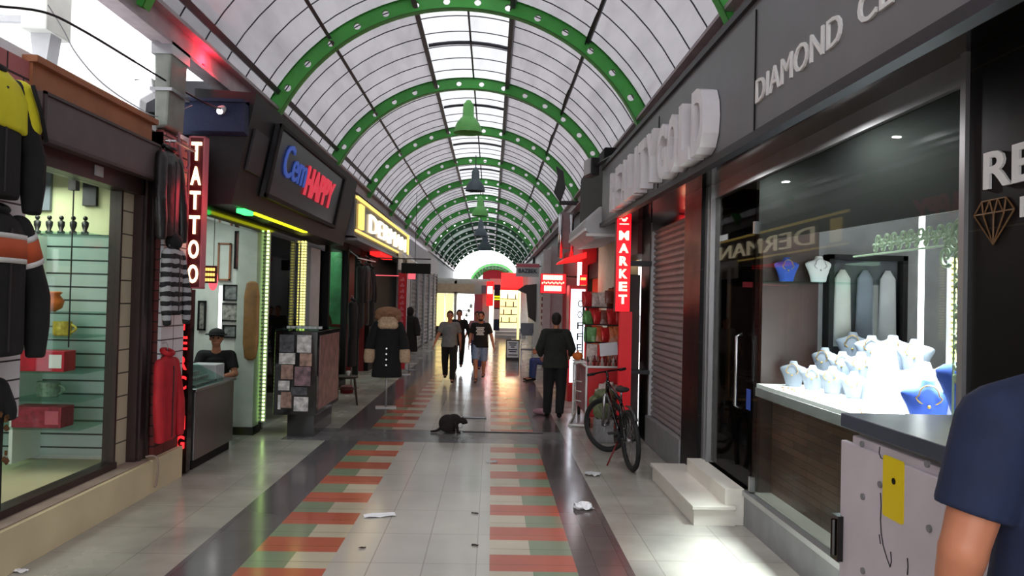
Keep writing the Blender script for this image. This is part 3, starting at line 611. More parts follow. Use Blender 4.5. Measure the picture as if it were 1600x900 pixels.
    if extra: extra(root, J, s)
    root.location = loc; root.rotation_euler = (0, 0, rz)
    return root
WALK1 = dict(kL=(.10, -.14, .53), aL=(.09, -.22, .10), kR=(-.10, .02, .50), aR=(-.09, .24, .17), eL=(.25, .09, 1.14), wL=(.27, .08, .90), eR=(-.28, -.02, 1.14), wR=(-.36, -.13, .93))
WALK2 = dict(kR=(-.10, -.13, .53), aR=(-.08, -.17, .10), kL=(.09, .0, .50), aL=(.07, .22, .20), eL=(.27, .0, 1.13), wL=(.33, -.10, .89), eR=(-.25, .03, 1.14), wR=(-.27, -.09, .93))
M('greyshirt', (108, 112, 114), .8, var=.12, vs=14)
MATS.pop('x', None)
def stripes_front(root, J, s):
    pass
def tee_print(root, J, s):
    c = MB()
    for k, (w_, z) in enumerate(((.20, 1.345), (.17, 1.305), (.21, 1.262), (.15, 1.222), (.19, 1.183))):
        for i in range(6): c.box((-w_/2+i*w_/6)*s, (-w_/2+(i+.82)*w_/6)*s, (-.150+k*.003)*s, (-.118)*s, (z-.014)*s, (z+.017)*s)
    c.build('shirt_print', 'whitecloth', root)
    c = MB(); c.tube([(J['nk']+Vector((.058*cos(a)*s, .05*sin(a)*s-.01, -.02*s))) for a in [2*pi*i/16 for i in range(16)]], .008*s, 6, closed=True); c.build('collar', 'blackcloth', root, smooth=True)
S16 = .895
person('man in grey shirt and black trousers walking with his arm swung out', (-.90, 16.9, 0), D(2), S16, WALK1, top='greyshirt', bottom='blackcloth', girth=1.1)
person('man in black t-shirt with white print, pale denim shorts and sandals walking', (-.22, 16.9, 0), D(-4), S16, WALK2, top='blackcloth', bottom='denim', blen='short', shoe='brown', beard=True, girth=1.05, extra=tee_print)
person('person in black walking just behind the man in the grey shirt', (-.80, 19.4, 0), 0, S16, WALK2, top='blackcloth', sleeve='long', bottom='blackcloth')
person('person with pale arms and blue jeans half hidden behind the man in shorts', (-.36, 20.3, 0), 0, .87, WALK1, top='mauve', bottom='jeans')
def hood(root, J, s):
    c = MB(); c.tube([(J['nk']+Vector((.085*cos(a)*s, .075*sin(a)*s+.012, -.02*s+.012*sin(a)))) for a in [2*pi*i/16 for i in range(16)]], .03*s, 8, closed=True); c.build('hood', 'olive', root, smooth=True)
person('man in dark olive hooded jacket and black trousers seen from behind by the market', (1.02, 11.97, 0), D(176), .94, dict(eL=(.27, .0, 1.15), wL=(.25, -.16, 1.02), eR=(-.27, .0, 1.15), wR=(-.25, -.18, 1.04), kL=(.11, -.03, .5), aL=(.12, -.06, .09), kR=(-.10, .02, .5), aR=(-.08, .10, .10)),
       top='olive', sleeve='long', bottom='blackcloth', shoe='black', girth=1.15, hem=.83, extra=hood)
# seated people
SIT = dict(pel=(0, 0, .50), ch=(0, -.03, .84), nk=(0, -.06, 1.03), hd=(0, -.10, 1.19), sL=(.17, -.05, .97), sR=(-.17, -.05, .97), eL=(.24, -.14, .74), eR=(-.24, -.14, .74), wL=(.10, -.34, .72), wR=(-.10, -.34, .74),
           hL=(.09, -.02, .48), hR=(-.09, -.02, .48), kL=(.13, -.42, .50), kR=(-.13, -.42, .50), aL=(.13, -.44, .09), aR=(-.13, -.44, .09))
def capf(root, J, s):
    hd = J['hd']; c = MB(); c.ball(hd+Vector((0, .02, .055))*s, (.1*s, .11*s, .075*s)); c.tube([hd+Vector((0, -.02, .045))*s, hd+Vector((0, -.02, .057))*s], .135*s, 18); c.build('hat', 'blackcloth', root, smooth=True)
person('man in black t-shirt and black hat sitting behind the tattoo shop counter', (-3.42, 9.72, .10), D(14), .97, SIT, top='blackcloth', bottom='blackcloth', extra=capf)
b = MB(); b.loft([(.06, .16, .16), (.10, .17, .17), (.13, .03, .03), (.46, .03, .03), (.47, .19, .19), (.53, .19, .19)], (-3.42, 9.75, 0)); b.box(-3.5, -3.3, 9.7, 9.8, 0, .06)
tag(b.build('stool', 'black', smooth=False), 'round black stool under the man behind the counter', 'stool')
person('seated person in blue jeans leaning out from the right wall past the olive jacket', (1.36, 17.6, 0), D(-80), .9, SIT, top='blackcloth', sleeve='long', bottom='jeans')
b = MB(); b.box(1.22, 1.52, 17.45, 17.8, .36, .41)
for x in (1.24, 1.48):
    for y in (17.47, 17.76): b.box(x, x+.025, y, y+.025, 0, .36)
tag(b.build('stool', 'brown'), 'low brown stool under the seated person in blue jeans', 'stool')
# foreground man: only his left arm and shoulder come into the frame
def fgshirt(root, J, s): pass
FG = dict(pel=(0, 0, 1.02), ch=(0, 0, 1.38), nk=(0, 0, 1.60), hd=(0, .0, 1.79), sL=(.20, .01, 1.465), sR=(-.20, .01, 1.465), eL=(.275, .02, 1.19), wL=(.27, -.10, .92), eR=(-.27, .02, 1.19), wR=(-.27, -.1, .92),
          hL=(.1, 0, .98), hR=(-.1, 0, .98), kL=(.11, -.02, .53), kR=(-.11, -.02, .53))
M('navyshirt', (24, 36, 66), .85, var=.15, vs=12, bump=.3)
person('man in navy t-shirt passing close by the camera, only shoulder and bare arm in frame', (1.305, 1.62, .10), D(172), 1., FG, skin='skin_fg', top='navyshirt', bottom='blackcloth', girth=1.22, hem=.9, vox=.008)

# ---------------- cat
cat = thing('cat', 'dark tabby cat with white chest crouching on the floor by the drain', 'cat', (0, 0, 0))
b = MB()
b.ball((-.05, 0, .12), (.125, .088, .122)); b.ball((.03, 0, .165), (.10, .07, .085)); b.cap((.04, 0, .16), (.12, -.01, .165), .06, .045)
b.ball((.155, -.01, .155), (.05, .045, .042)); b.ball((.195, -.01, .138), (.02, .022, .018))
for s_ in (-1, 1):
    b.cap((.15, .025*s_-.01, .185), (.145, .032*s_-.01, .212), .016, .005)
    b.cap((.05, .045*s_, .13), (.075, .04*s_, .06), .036, .02); b.cap((.075, .04*s_, .06), (.08, .04*s_, .014), .018, .015); b.cap((.08, .04*s_, .014), (.11, .04*s_, .012), .015, .013)
    b.ball((-.05, .07*s_, .075), (.075, .035, .068)); b.cap((-.02, .07*s_, .02), (.04, .07*s_, .016), .02, .016)
b.cap((-.15, 0, .05), (-.20, -.02, .022), .022, .018); b.cap((-.20, -.02, .022), (-.265, -.04, .016), .018, .015)
M('catfur', (24, 15, 13), .9, var=.5, vs=30, bump=.6)
b.build('body', 'catfur', cat, remesh=.006)
c = MB(); c.ball((.115, -.008, .108), (.035, .035, .045)); c.ball((.098, .0, .012), (.018, .05, .012)); c.build('chest_fur', 'whitecloth', cat, smooth=True)
for s_ in (-1, 1): c = MB(); c.ball((.185, .02*s_-.01, .168), .006, 8, 6); c.build('eye', 'yellow', cat, smooth=True)
cat.location = (-.50, 10.47, 0); cat.scale = (1.02, 1.02, 1.02)
# ================================================================== LEFT SIDE OBJECTS
def at(px, py, X=None, Y=None, Z=None):
    """point of a known plane of the place seen at a pixel of the 1600x900 frame"""
    d = RM @ Vector(((px-800)/FL, -(py-450)/FL, -1.0))
    t = X/d.x if X is not None else Y/d.y if Y is not None else (Z-EYE)/d.z
    return d*t + Vector((0, 0, EYE))
# slat panels
b = MB(); b.box(-3.09, -3.05, 3.6, 5.08, .97, 2.75)
tag(b.build('slat_wall_panel', 'slat_y', at=(-3.05, 4.6, .97)), 'white slatted display panel hung on the left wall behind the racing jackets', 'display panel')
b = MB(); b.box(-3.05, -3.02, 7.13, 7.64, .99, 2.31)
tag(b.build('slat_wall_panel', 'slat_y', at=(-3.05, 7.4, .99)), 'narrow white slatted panel on the dark brick pier behind the striped hoodie', 'display panel')

def hung(name, label, cy, zt, x, h, wd, body, sleeve, lens, bands=(), group=None, spread=.07, flat=.34, hanger=True, zip_=True):
    r = thing(name, label, 'jacket', (x, cy, zt), group)
    Y = (0, 1, 0)
    b = MB(); w2 = wd/2
    b.tube([(x, cy, zt-h), (x, cy, zt-h+.03), (x, cy, zt-h*.55), (x, cy, zt-.16), (x, cy, zt-.07), (x, cy, zt-.01)], [w2*.92, w2*.97, w2*.95, w2*.98, w2*.72, w2*.3], 22, side=Y, k=flat)
    b.build('body', body, r, remesh=.012)
    for s_ in (-1, 1):
        c = MB(); a = V(x, cy+s_*w2*.80, zt-.11); e = V(x+.03, cy+s_*(w2+spread), zt-.11-lens*.5); w_ = V(x+.05, cy+s_*(w2+spread*.7), zt-.11-lens)
        c.cap(a, e, .082*wd/.5, .078*wd/.5, Y, .8); c.tube([e, (e+w_)/2, w_], [.078*wd/.5, .076*wd/.5, .055*wd/.5], 14, side=Y, k=.85)
        sl = c.build('sleeve', sleeve, r, remesh=.012)
    c = MB(); c.tube([(x+.02*cos(t)*2, cy+.075*sin(t), zt+.005-.02*cos(t)) for t in [2*pi*i/14 for i in range(14)]], .022, 8, closed=True); c.build('collar', body, r, smooth=True)
    for z0, z1, m_ in bands:
        c = MB(); n = 22
        q = [(zt-h+z0), (zt-h+z1)]
        c.tube([(x, cy, q[0]), (x, cy, q[1])], [w2*.985, w2*.985], n, side=Y, k=flat*1.06)
        for s_ in (-1, 1):
            A = V(x, cy+s_*w2*.80, zt-.11); E_ = V(x+.03, cy+s_*(w2+spread), zt-.11-lens*.5)
            def pz(z):
                t = (A.z-z)/(A.z-E_.z); return A+(E_-A)*t
            if q[0] > E_.z-.05: c.tube([pz(q[0]), pz(q[1])], [.089*wd/.5, .089*wd/.5], 16, side=Y, k=.84)
        c.build('stripe', m_, r, smooth=True)
    if zip_:
        c = MB(); c.box(x+w2*flat*.93, x+w2*flat*1.02, cy-.008, cy+.008, zt-h+.03, zt-.12); c.build('zip', 'darkmetal', r)
    if hanger:
        c = MB(); c.tube([(x, cy, zt), (x, cy, zt+.06), (x-.02, cy+.02, zt+.09), (x-.05, cy+.0, zt+.08)], .005, 6); c.bar((x, cy, zt+.0), (x, cy-.1, zt-.03), .012, .02); c.bar((x, cy, zt), (x, cy+.1, zt-.03), .012, .02); c.build('hanger', 'steel', r)
    return r
j = hung('racing_jacket', 'black racing jacket with bright yellow shoulders hanging highest at the left edge', 4.52, 3.10, -2.93, .76, .54, 'blackcloth', 'blackcloth', .72, hanger=False, spread=.1)
for ch in j.children:
    if ch.name.startswith('sleeve'): ch['label'] = 'black leather sleeve'
c = MB(); c.tube([(-2.93, 4.55, 2.74), (-2.93, 4.55, 2.94), (-2.93, 4.55, 3.03), (-2.93, 4.55, 3.095)], [.284, .285, .21, .09], 22, side=(0, 1, 0), k=.36); c.build('yellow_yoke', 'yellowcloth', j, remesh=.012)
for s_ in (-1, 1):
    c = MB(); c.cap((-2.925, 4.55+s_*.228, 2.99), (-2.91, 4.55+s_*.29, 2.82), .097, .092, (0, 1, 0), .85); c.build('yellow_patch', 'yellowcloth', j, remesh=.012)
    c = MB(); c.tube([(-2.835, 4.55+s_*.20, 3.05), (-2.82, 4.55+s_*.27, 2.90), (-2.815, 4.55+s_*.33, 2.73)], .014, 6); c.build('piping', 'blackcloth', j, smooth=True)
hung('racing_jacket', 'black jacket with orange chest band between white stripes on the slatted panel', 4.60, 2.28, -2.93, .88, .56, 'blackcloth', 'blackcloth', .80, bands=((.555, .585, 'whitecloth'), (.585, .70, 'orangecloth'), (.70, .73, 'whitecloth')), hanger=False, spread=.1)
j = hung('biker_vest', 'black vest with gold print hanging lowest at the left edge', 4.52, 1.32, -2.93, .86, .40, 'blackcloth', 'blackcloth', .2, hanger=False, spread=-.02)
c = MB()
random.seed(4)
for i in range(40):
    yy = 4.52+random.uniform(-.13, .16); zz = random.uniform(.75, 1.1); c.obox((-2.862, yy, zz), (.012, random.uniform(.01, .03), random.uniform(.01, .03)), (random.random(), 0, 0))
c.build('gold_print', 'goldpaint', j)['kind'] = 'stuff'
hung('leather_jacket', 'black leather jacket hanging high on the brick pier below the grey duct', 7.07, 3.12, -2.97, .82, .42, 'leather', 'leather', .74, spread=.03)
stripemat('hoodie_stripe', (168, 168, 172), (24, 24, 28), 'Z', .085, .5)
j = hung('striped_hoodie', 'grey and black striped fluffy hoodie hanging beside the red neon sign', 7.11, 2.26, -2.92, .66, .36, 'hoodie_stripe', 'hoodie_stripe', .64, spread=.05)
c = MB(); c.ball((-2.92, 7.11, 2.27), (.07, .10, .08)); c.build('hood', 'blackcloth', j, smooth=True)
hung('red_jacket', 'plain red jacket hanging low on the brick pier above the stone plinth', 7.09, 1.26, -2.94, .80, .38, 'redcloth', 'redcloth', .68, spread=.03)
b = MB(); b.tube([(-3.05, 7.14, 3.2), (-2.95, 7.14, 3.2), (-2.95, 7.6, 3.2), (-3.05, 7.6, 3.2)], .012, 8)
tag(b.build('hanging_rail', 'steel'), 'short steel rail on the brick pier carrying the leather jacket', 'rail')

# duct, cables, electric bits on the upper left
M('ductgrey', (128, 132, 124), .5, .3, var=.25, vs=5)
d_ = thing('ventilation_duct', 'dented grey flat duct hanging above the leather jacket', 'duct', (-3.05, 7.3, 3.3))
b = MB(); b.prism([(-3.14, 3.30), (-3.02, 3.34), (-3.0, 4.02), (-3.16, 4.06)], 'Y', 7.12, 7.50); b.build('duct_body', 'ductgrey', d_, bevel=.02)
b = MB(); b.box(-3.18, -2.98, 7.10, 7.52, 3.66, 3.69); b.build('flange', 'steel', d_); b = MB(); b.box(-3.18, -2.99, 7.10, 7.52, 4.0, 4.12); b.build('flange', 'steel', d_)
b = MB(); b.tube([(-3.03, 7.4, 3.34), (-3.02, 7.42, 3.15), (-3.01, 7.47, 3.04), (-3.0, 7.54, 3.0), (-3.0, 7.6, 3.06), (-3.01, 7.6, 3.2)], .014, 8); b.build('hose', 'mauve', d_, smooth=True)
def cable(label, pts, r=.008, m_='black', nm='cable'):
    b = MB(); P = [Vector(p) for p in pts]; out = []
    for i in range(len(P)-1):
        p0, p1, p2, p3 = P[max(i-1, 0)], P[i], P[i+1], P[min(i+2, len(P)-1)]
        for k in range(6):
            t = k/6; out.append(.5*((2*p1)+(p2-p0)*t+(2*p0-5*p1+4*p2-p3)*t*t+(3*p1-p0-3*p2+p3)*t**3))
    out.append(P[-1]); b.tube(out, r, 6); return tag(b.build(nm, m_, smooth=True), label, 'cable')
cable('thick black cable sagging across the bright white wall, upper left', [at(-60, 6, X=-3.05), at(0, 10, X=-3.05), at(72, 20, X=-3.05), at(130, 48, X=-3.05), at(200, 90, X=-3.05), at(262, 128, X=-3.05), at(318, 160, X=-3.0), at(345, 170, X=-2.8)], .009)
cable('thin grey cable drooping from the white junction box across the white wall', [at(75, 8, X=-3.3), at(98, 45, X=-3.3), at(120, 85, X=-3.3), at(160, 130, X=-3.25), at(212, 166, X=-3.2), at(250, 182, X=-3.1), at(300, 165, X=-3.0)], .005, 'grey')
b = MB(); p = at(70, 35, X=-3.6)
t_ = thing('junction_box', 'grubby white junction box and bracket at the top left of the white wall', 'electric box', (-3.6, p.y, p.z))
b.box(-3.7, -3.5, p.y-.15, p.y+.2, p.z-.1, p.z+.32); b.build('case', 'offwhite', t_, bevel=.01)
b = MB(); b.box(-4.29, -3.5, p.y-.1, p.y+.3, p.z+.34, p.z+.38); b.prism([(-3.68, p.z-.1), (-3.52, p.z-.1), (-3.56, p.z-.4), (-3.64, p.z-.4)], 'Y', p.y-.05, p.y+.1); b.box(-4.29, -3.6, p.y, p.y+.05, p.z, p.z+.05); b.build('bracket', 'lightgrey', t_)
p = at(232, 150, X=-3.25)
t_ = thing('wall_bracket', 'white plastered bracket sticking out beside the grey duct', 'bracket', (-3.3, p.y, p.z))
b = MB(); b.prism([(-3.5, p.z+.1), (-3.2, p.z+.16), (-3.18, p.z+.02), (-3.3, p.z-.05), (-3.32, p.z-.4), (-3.5, p.z-.4)], 'Y', p.y-.06, p.y+.08); b.build('block', 'whitewall', t_, bevel=.01)
b = MB(); b.box(-3.14, -3.1, p.y-.05, p.y+.0, p.z+.05, p.z+.16); b.build('switch', 'black', t_)
# red LED spot on the beam
p = at(318, 103, X=-3.07)
t_ = thing('red_spotlight', 'small red spotlight glowing on the left steel beam', 'lamp', p)
b = MB(); b.ball(p, .022); b.build('bulb', 'e_red', t_, smooth=True); b = MB(); b.cap(p+V(-.05, 0, .02), p+V(-.02, 0, 0), .028, .028); b.build('socket', 'darkmetal', t_)
point('red_spotlight_light', p+V(.1, 0, .02), 10, (1, .03, .06))

# ---- gift shop display
shelf0 = None
def gshelf(x0, x1, y0, y1, z, label):
    b = MB(); b.box(x0, x1, y0, y1, z-.008, z); return tag(b.build('glass_shelf', 'shelfglass'), label, 'shelf', 'glass shelves in the gift window')
for z, lab in ((2.28, 'topmost, under the dark figurines'), (1.62, 'under the orange pot'), (1.42, 'under the yellow mug'), (1.13, 'under the red box'), (.9, 'under the green mug'), (.67, 'under the dark red box')):
    gshelf(-3.94, -3.32, 6.35, 6.89, z, 'glass shelf in the gift shop window, '+lab)
gshelf(-4.6, -3.98, 6.1, 6.89, 1.32, 'long glass shelf on the left half of the gift shop window, upper one')
gshelf(-4.6, -3.98, 5.7, 6.89, .66, 'deep glass shelf on the left half of the gift shop window, lower one')
b = MB(); b.box(-3.975, -3.945, 6.5, 6.9, .35, 2.28); tag(b.build('shelf_divider', 'white'), 'upright white divider between the gift shop shelves', 'divider')
def mug(x, y, z, r, h, m_, label, name='mug', cat='mug'):
    t = thing(name, label, cat, (x, y, z)); b = MB()
    b.loft([(0, r*.85, r*.85), (.01, r*.95, r*.95), (h*.5, r, r), (h, r*.98, r*.98)], (x, y, z)); b.loft([(h*1.0, r*.9, r*.9), (h*.999, r*.98, r*.98)], (x, y, z), capends=False); b.build('cup', m_, t, smooth=False)
    c = MB(); c.tube([(x+r*.9+.6*r*sin(pi*k/6), y, z+h*.2+h*.6*k/6) for k in range(7)], r*.13, 6); c.build('handle', m_, t, smooth=True); return t
M('mugyellow', (206, 176, 70), .4, var=.3, vs=25); M('muggreen', (120, 150, 128), .35, var=.35, vs=30); M('boxred', (190, 30, 50), .5, var=.2, vs=20); M('boxdark', (150, 44, 60), .5, var=.3, vs=25)
mug(-3.72, 6.6, .9, .09, .13, 'muggreen', 'pale green mug on the glass shelf of the gift shop window'); mug(-3.82, 6.55, 1.42, .07, .11, 'mugyellow', 'yellow mug on the gift shop shelf, left of its pair'); mug(-3.62, 6.6, 1.42, .075, .12, 'mugyellow', 'yellow mug on the gift shop shelf, right of its pair')
def boxthing(name, label, cat, x0, x1, y0, y1, z0, z1, m_, lid='white', group=None):
    t = thing(name, label, cat, ((x0+x1)/2, (y0+y1)/2, z0), group); b = MB(); b.box(x0, x1, y0, y1, z0, z1); b.build('carton', m_, t, bevel=.006)
    b = MB(); xm = x0+(x1-x0)*.68; b.box(xm, x1-.02, y0-.003, y0, z0+.03, z1-.03); b.build('print', lid, t); return t
boxthing('gift_box', 'bright red gift box on the middle glass shelf of the gift window', 'box', -3.88, -3.5, 6.42, 6.6, 1.13, 1.30, 'boxred')
boxthing('gift_box', 'dull dark red gift box on the lowest glass shelf of the gift window', 'box', -3.9, -3.5, 6.4, 6.6, .67, .84, 'boxdark', 'pink')
b = MB(); b.loft([(0, .04, .04), (.03, .09, .09), (.09, .11, .10), (.14, .07, .07), (.16, .09, .09), (.17, .08, .08)], (-3.73, 6.6, 1.62)); tag(b.build('orange_pot', 'orange', smooth=True), 'round orange pot on the gift shop shelf', 'pot')
random.seed(11)
fig0 = None
for i in range(5):
    x = -3.86+.1*i
    if not fig0:
        fig0 = MB().loft([(0, .03, .025), (.02, .03, .025), (.03, .014, .012), (.07, .028, .02), (.1, .03, .02), (.115, .01, .01)], (0, 0, 0)).ball((0, 0, .135), .02, 8, 6).build('figurine', 'plastic', at=(0, 0, 0), smooth=True)
        f = tag(fig0, 'small dark figurine on the top glass shelf of the gift window', 'figurine', 'dark figurines on the top shelf')
    else: f = copy_tree(fig0)
    f.location = (x, 6.6, 2.28)
cup0 = None
for (n_, x0, y, z) in ((5, -4.45, 6.5, 1.32), (5, -4.4, 6.3, .66), (6, -4.2, 5.9, .35)):
    for i in range(n_):
        if not cup0:
            b = MB().loft([(0, .022, .022), (.004, .024, .024), (.075, .032, .032)], (0, 0, 0)); cup0 = tag(b.build('souvenir_glass', 'muggreen', at=(0, 0, 0), smooth=True), 'small pale souvenir glass in the gift shop window', 'glass', 'souvenir glasses in the gift window'); f = cup0
        else: f = copy_tree(cup0)
        f.location = (x0+.085*i, y+.03*(i % 2), z)
b = MB().loft([(0, .09, .06), (.03, .11, .07), (.08, .06, .05), (.13, .03, .03)], (-3.75, 5.75, .35)); b.ball((-3.75, 5.75, .5), .035)
tag(b.build('ornament', 'darkred', smooth=True), 'dark squat ornament at the bottom of the gift window', 'ornament')
t_ = thing('display_cable', 'thin vertical cable with square clamp hanging in the gift window', 'cable fitting', (-3.35, 6.2, 1.4))
b = MB(); b.tube([(-3.35, 6.2, 1.35), (-3.35, 6.2, 2.98)], .006, 6); b.build('wire', 'darkmetal', t_); b = MB(); b.box(-3.38, -3.32, 6.17, 6.23, 2.6, 2.68); b.build('clamp', 'grey', t_)
b = MB(); b.box(-4.1, -3.9, 6.84, 6.88, 2.5, 2.85); tag(b.build('poster', 'bustgrey', bevel=.003), 'small grey picture high on the lime lit wall of the gift window', 'picture')
b = MB(); b.box(-3.62, -3.5, 6.84, 6.88, 2.55, 2.85); tag(b.build('poster', 'darkmetal', bevel=.003), 'small dark picture beside the grey one on the lime lit wall', 'picture')
cable('short hose hanging over the plinth edge below the brown post', [(-3.06, 6.98, .33), (-3.0, 7.0, .335), (-2.97, 7.02, .3), (-2.965, 7.02, .2), (-2.965, 7.0, .1), (-2.97, 6.98, .06)], .011, 'ledge', 'hose')

# ---- TATTOO / PIERCING signs
M('signface', (60, 3, 9), .4, em=.25, var=0); M('signframe', (150, 84, 92), .5, em=.15, var=0)
SY = 7.74
sg = thing('tattoo_sign', 'tall red lit vertical sign reading TATTOO', 'sign', (-2.98, SY, 1.85))
b = MB(); b.box(-3.055, -2.905, SY, SY+.1, 1.855, 3.37); b.build('sign_box', 'signface', sg)
b = MB()
for x0, x1, z0, z1 in ((-3.06, -3.045, 1.85, 3.375), (-2.915, -2.9, 1.85, 3.375), (-3.06, -2.9, 1.85, 1.865), (-3.06, -2.9, 3.36, 3.375)): b.box(x0, x1, SY-.012, SY+.105, z0, z1)
b.build('sign_frame', 'signframe', sg)
for i, ch in enumerate('TATTOO'):
    z = 3.345-.245*(i+1)+.03; text(ch, 'letter', 'e_letter', sg, .10, .185, .02, face_cam(-3.03, SY-.004, z), .02)
point('tattoo_sign_light', (-2.75, SY-.1, 2.7), 4, (1, .04, .08), .2)
sg = thing('piercing_sign', 'black vertical sign with dim red letters PIERCING below the tattoo sign', 'sign', (-3.05, SY, .1))
b = MB(); b.box(-3.12, -2.99, SY-.01, SY+.1, .02, 1.84); b.build('sign_panel', 'blackgloss', sg)
for i, ch in enumerate('PIERCING'):
    z = 1.80-.197*(i+1)+.03; text(ch, 'letter', 'e_redletter', sg, .025 if ch == 'I' else .085, .135, .01, face_cam(-3.095+(.03 if ch == 'I' else 0), SY-.014, z), .02)

# ---- navy awning and its spotlight
b = MB(); b.prism([(8.05, 3.50), (8.05, 3.80), (8.19, 3.86), (8.19, 3.48)], 'X', -3.3, -2.62); b.box(-3.3, -2.62, 8.0, 8.19, 3.80, 3.83)
tag(b.build('awning', 'navy'), 'navy cloth valance at the near end of the black tattoo fascia', 'awning')
t_ = thing('spotlight', 'tiny white spotlight on the navy valance', 'lamp', (-2.85, 7.98, 3.78)); p = at(345, 172, Y=7.95)
b = MB(); b.cap(p+V(0, .06, .03), p+V(0, .0, .0), .035, .045); b.build('housing', 'lightgrey', t_, smooth=True); b = MB(); b.ball(p+V(0, -.03, -.02), .03); b.build('bulb', 'e_white', t_, smooth=True)

# ---- tilted screen sign on the fascia
sg = thing('fascia_sign', 'tilted dark fascia sign with blue script and red capitals over the tattoo shop', 'sign', (-2.7, 11, 3.0))
def tiltf(y, z0):  # plane of the leaning fascia: x from z
    def f(u, v, t):
        z = z0+v; x = -2.78+(z-2.76)*(.23/1.19)+.06
        return Vector((x+t, y+u, z))
    return f
F0 = tiltf(9.0, 2.95)
b = MB(); vs = [F0(u, v, t) for u in (0, 4.0) for v in (0, .86) for t in (-.05, 0)]; b.add(vs, [(0, 1, 3, 2), (4, 6, 7, 5), (0, 4, 5, 1), (2, 3, 7, 6), (0, 2, 6, 4), (1, 5, 7, 3)]); b.build('panel', 'signpanel', sg)
b = MB()
for u0, u1, v0, v1 in ((0, 4.0, 0, .05), (0, 4.0, .82, .86), (0, .1, 0, .86), (3.9, 4.0, 0, .86)):
    vs = [F0(u, v, t) for u in (u0, u1) for v in (v0, v1) for t in (0, .025)]; b.add(vs, [(0, 1, 3, 2), (4, 6, 7, 5), (0, 4, 5, 1), (2, 3, 7, 6), (0, 2, 6, 4), (1, 5, 7, 3)])
b.build('sign_frame', 'black', sg)
text('Cem', 'blue_script', 'e_bluedim', sg, 1.1, .40, .02, lambda u, v, t: F0(.45+u, .33+v, t+.005))
text('HAPPY', 'red_capitals', 'e_reddim', sg, 1.75, .40, .02, lambda u, v, t: F0(1.6+u, .25+v, t+.005), .03)
b = MB(); b.box(-2.80, -2.74, 8.9, 11.4, 2.735, 2.755); tag(b.build('led_reflection', 'e_yellow'), 'glowing yellow strip for led reflections under the tattoo shop fascia', 'light strip')  # emissive strips here and below imitate leds reflected on the underside
b = MB(); b.box(-2.83, -2.73, 8.5, 8.8, 2.70, 2.75); tag(b.build('led_reflection', 'e_green', bevel=.01), 'short glowing green piece for led reflections at the near end of the yellow strip', 'light strip')
b = MB(); b.box(-3.14, -3.0, 8.6, 9.6, 3.3, 3.75); 
pn = MB(); pn.prism([(-2.702, 3.15), (-2.615, 3.6), (-2.59, 3.6), (-2.677, 3.15)], 'Y', 8.35, 8.85); tag(pn.build('notice_panel', 'darkmetal'), 'small grey notice panel on the fascia beside the tilted sign', 'panel')

# ---- LED columns
def ledcol(x, y, z0, z1, cols, m_, label, pitch):
    t = thing('light_column', label, 'led strip', (x, y, z0)); b = MB(); b.box(x-.02*cols-.01, x+.02*cols+.01, y, y+.02, z0, z1); b.build('channel', 'alu', t)
    b = MB(); z = z0+.02
    while z < z1:
        for k in range(cols): b.box(x+(k-(cols-1)/2)*.045-.014, x+(k-(cols-1)/2)*.045+.014, y-.012, y, z, z+pitch*.55)
        z += pitch
    o = b.build('led_dots', m_, t); o['kind'] = 'stuff'; return t
ledcol(-2.985, 10.28, .12, 2.64, 1, 'e_ledgreen', 'pale green column of led dots in the tattoo shop front, nearer one', .05)
ledcol(-2.99, 12.25, .02, 2.66, 2, 'e_ledyellow', 'yellow double column of led dots behind the photo cabinet', .045)
# ---- counter
ct = thing('steel_counter', 'stainless steel counter with slanted glass jewellery case at the tattoo shop door', 'counter', (-3.1, 8.4, 0))
M('counter_steel', (120, 116, 116), .35, .8, var=.08, vs=2)
b = MB(); b.box(-3.5, -2.99, 7.92, 9.1, .1, .80); b.build('body', 'counter_steel', ct, bevel=.006)
b = MB(); b.box(-3.48, -3.02, 7.95, 9.07, 0, .1); b.build('plinth', 'black', ct); b = MB(); b.box(-3.52, -2.97, 7.9, 9.12, .80, .83); b.build('worktop', 'steel', ct, bevel=.004)
b = MB(); b.prism([(-3.0, .83), (-3.0, .87), (-3.3, 1.02), (-3.45, 1.02), (-3.45, .83)], 'Y', 7.98, 8.75); b.build('glass_case', 'shelfglass', ct)
b = MB()
for i in range(3):
    for k in range(14): b.box(-3.08-.1*i, -3.04-.1*i, 8.02+.05*k, 8.045+.05*k, .835+.03*i, .855+.045*i)
o = b.build('jewellery', 'steel', ct); o['kind'] = 'stuff'
b = MB(); b.box(-3.42, -3.1, 8.8, 9.08, .83, 1.0); tag(b.build('cash_box', 'lightgrey', bevel=.01), 'pale grey box on the far end of the steel counter', 'box')
b = MB(); b.box(-3.9, -3.1, 9.15, 9.28, .64, .68); b.box(-3.86, -3.82, 9.17, 9.26, 0, .64); b.box(-3.18, -3.14, 9.17, 9.26, 0, .64); b.box(-3.86, -3.14, 9.2, 9.24, .3, .34)
tag(b.build('work_table', 'lightgrey', bevel=.004), 'narrow pale table in front of the seated man in the hat', 'table')
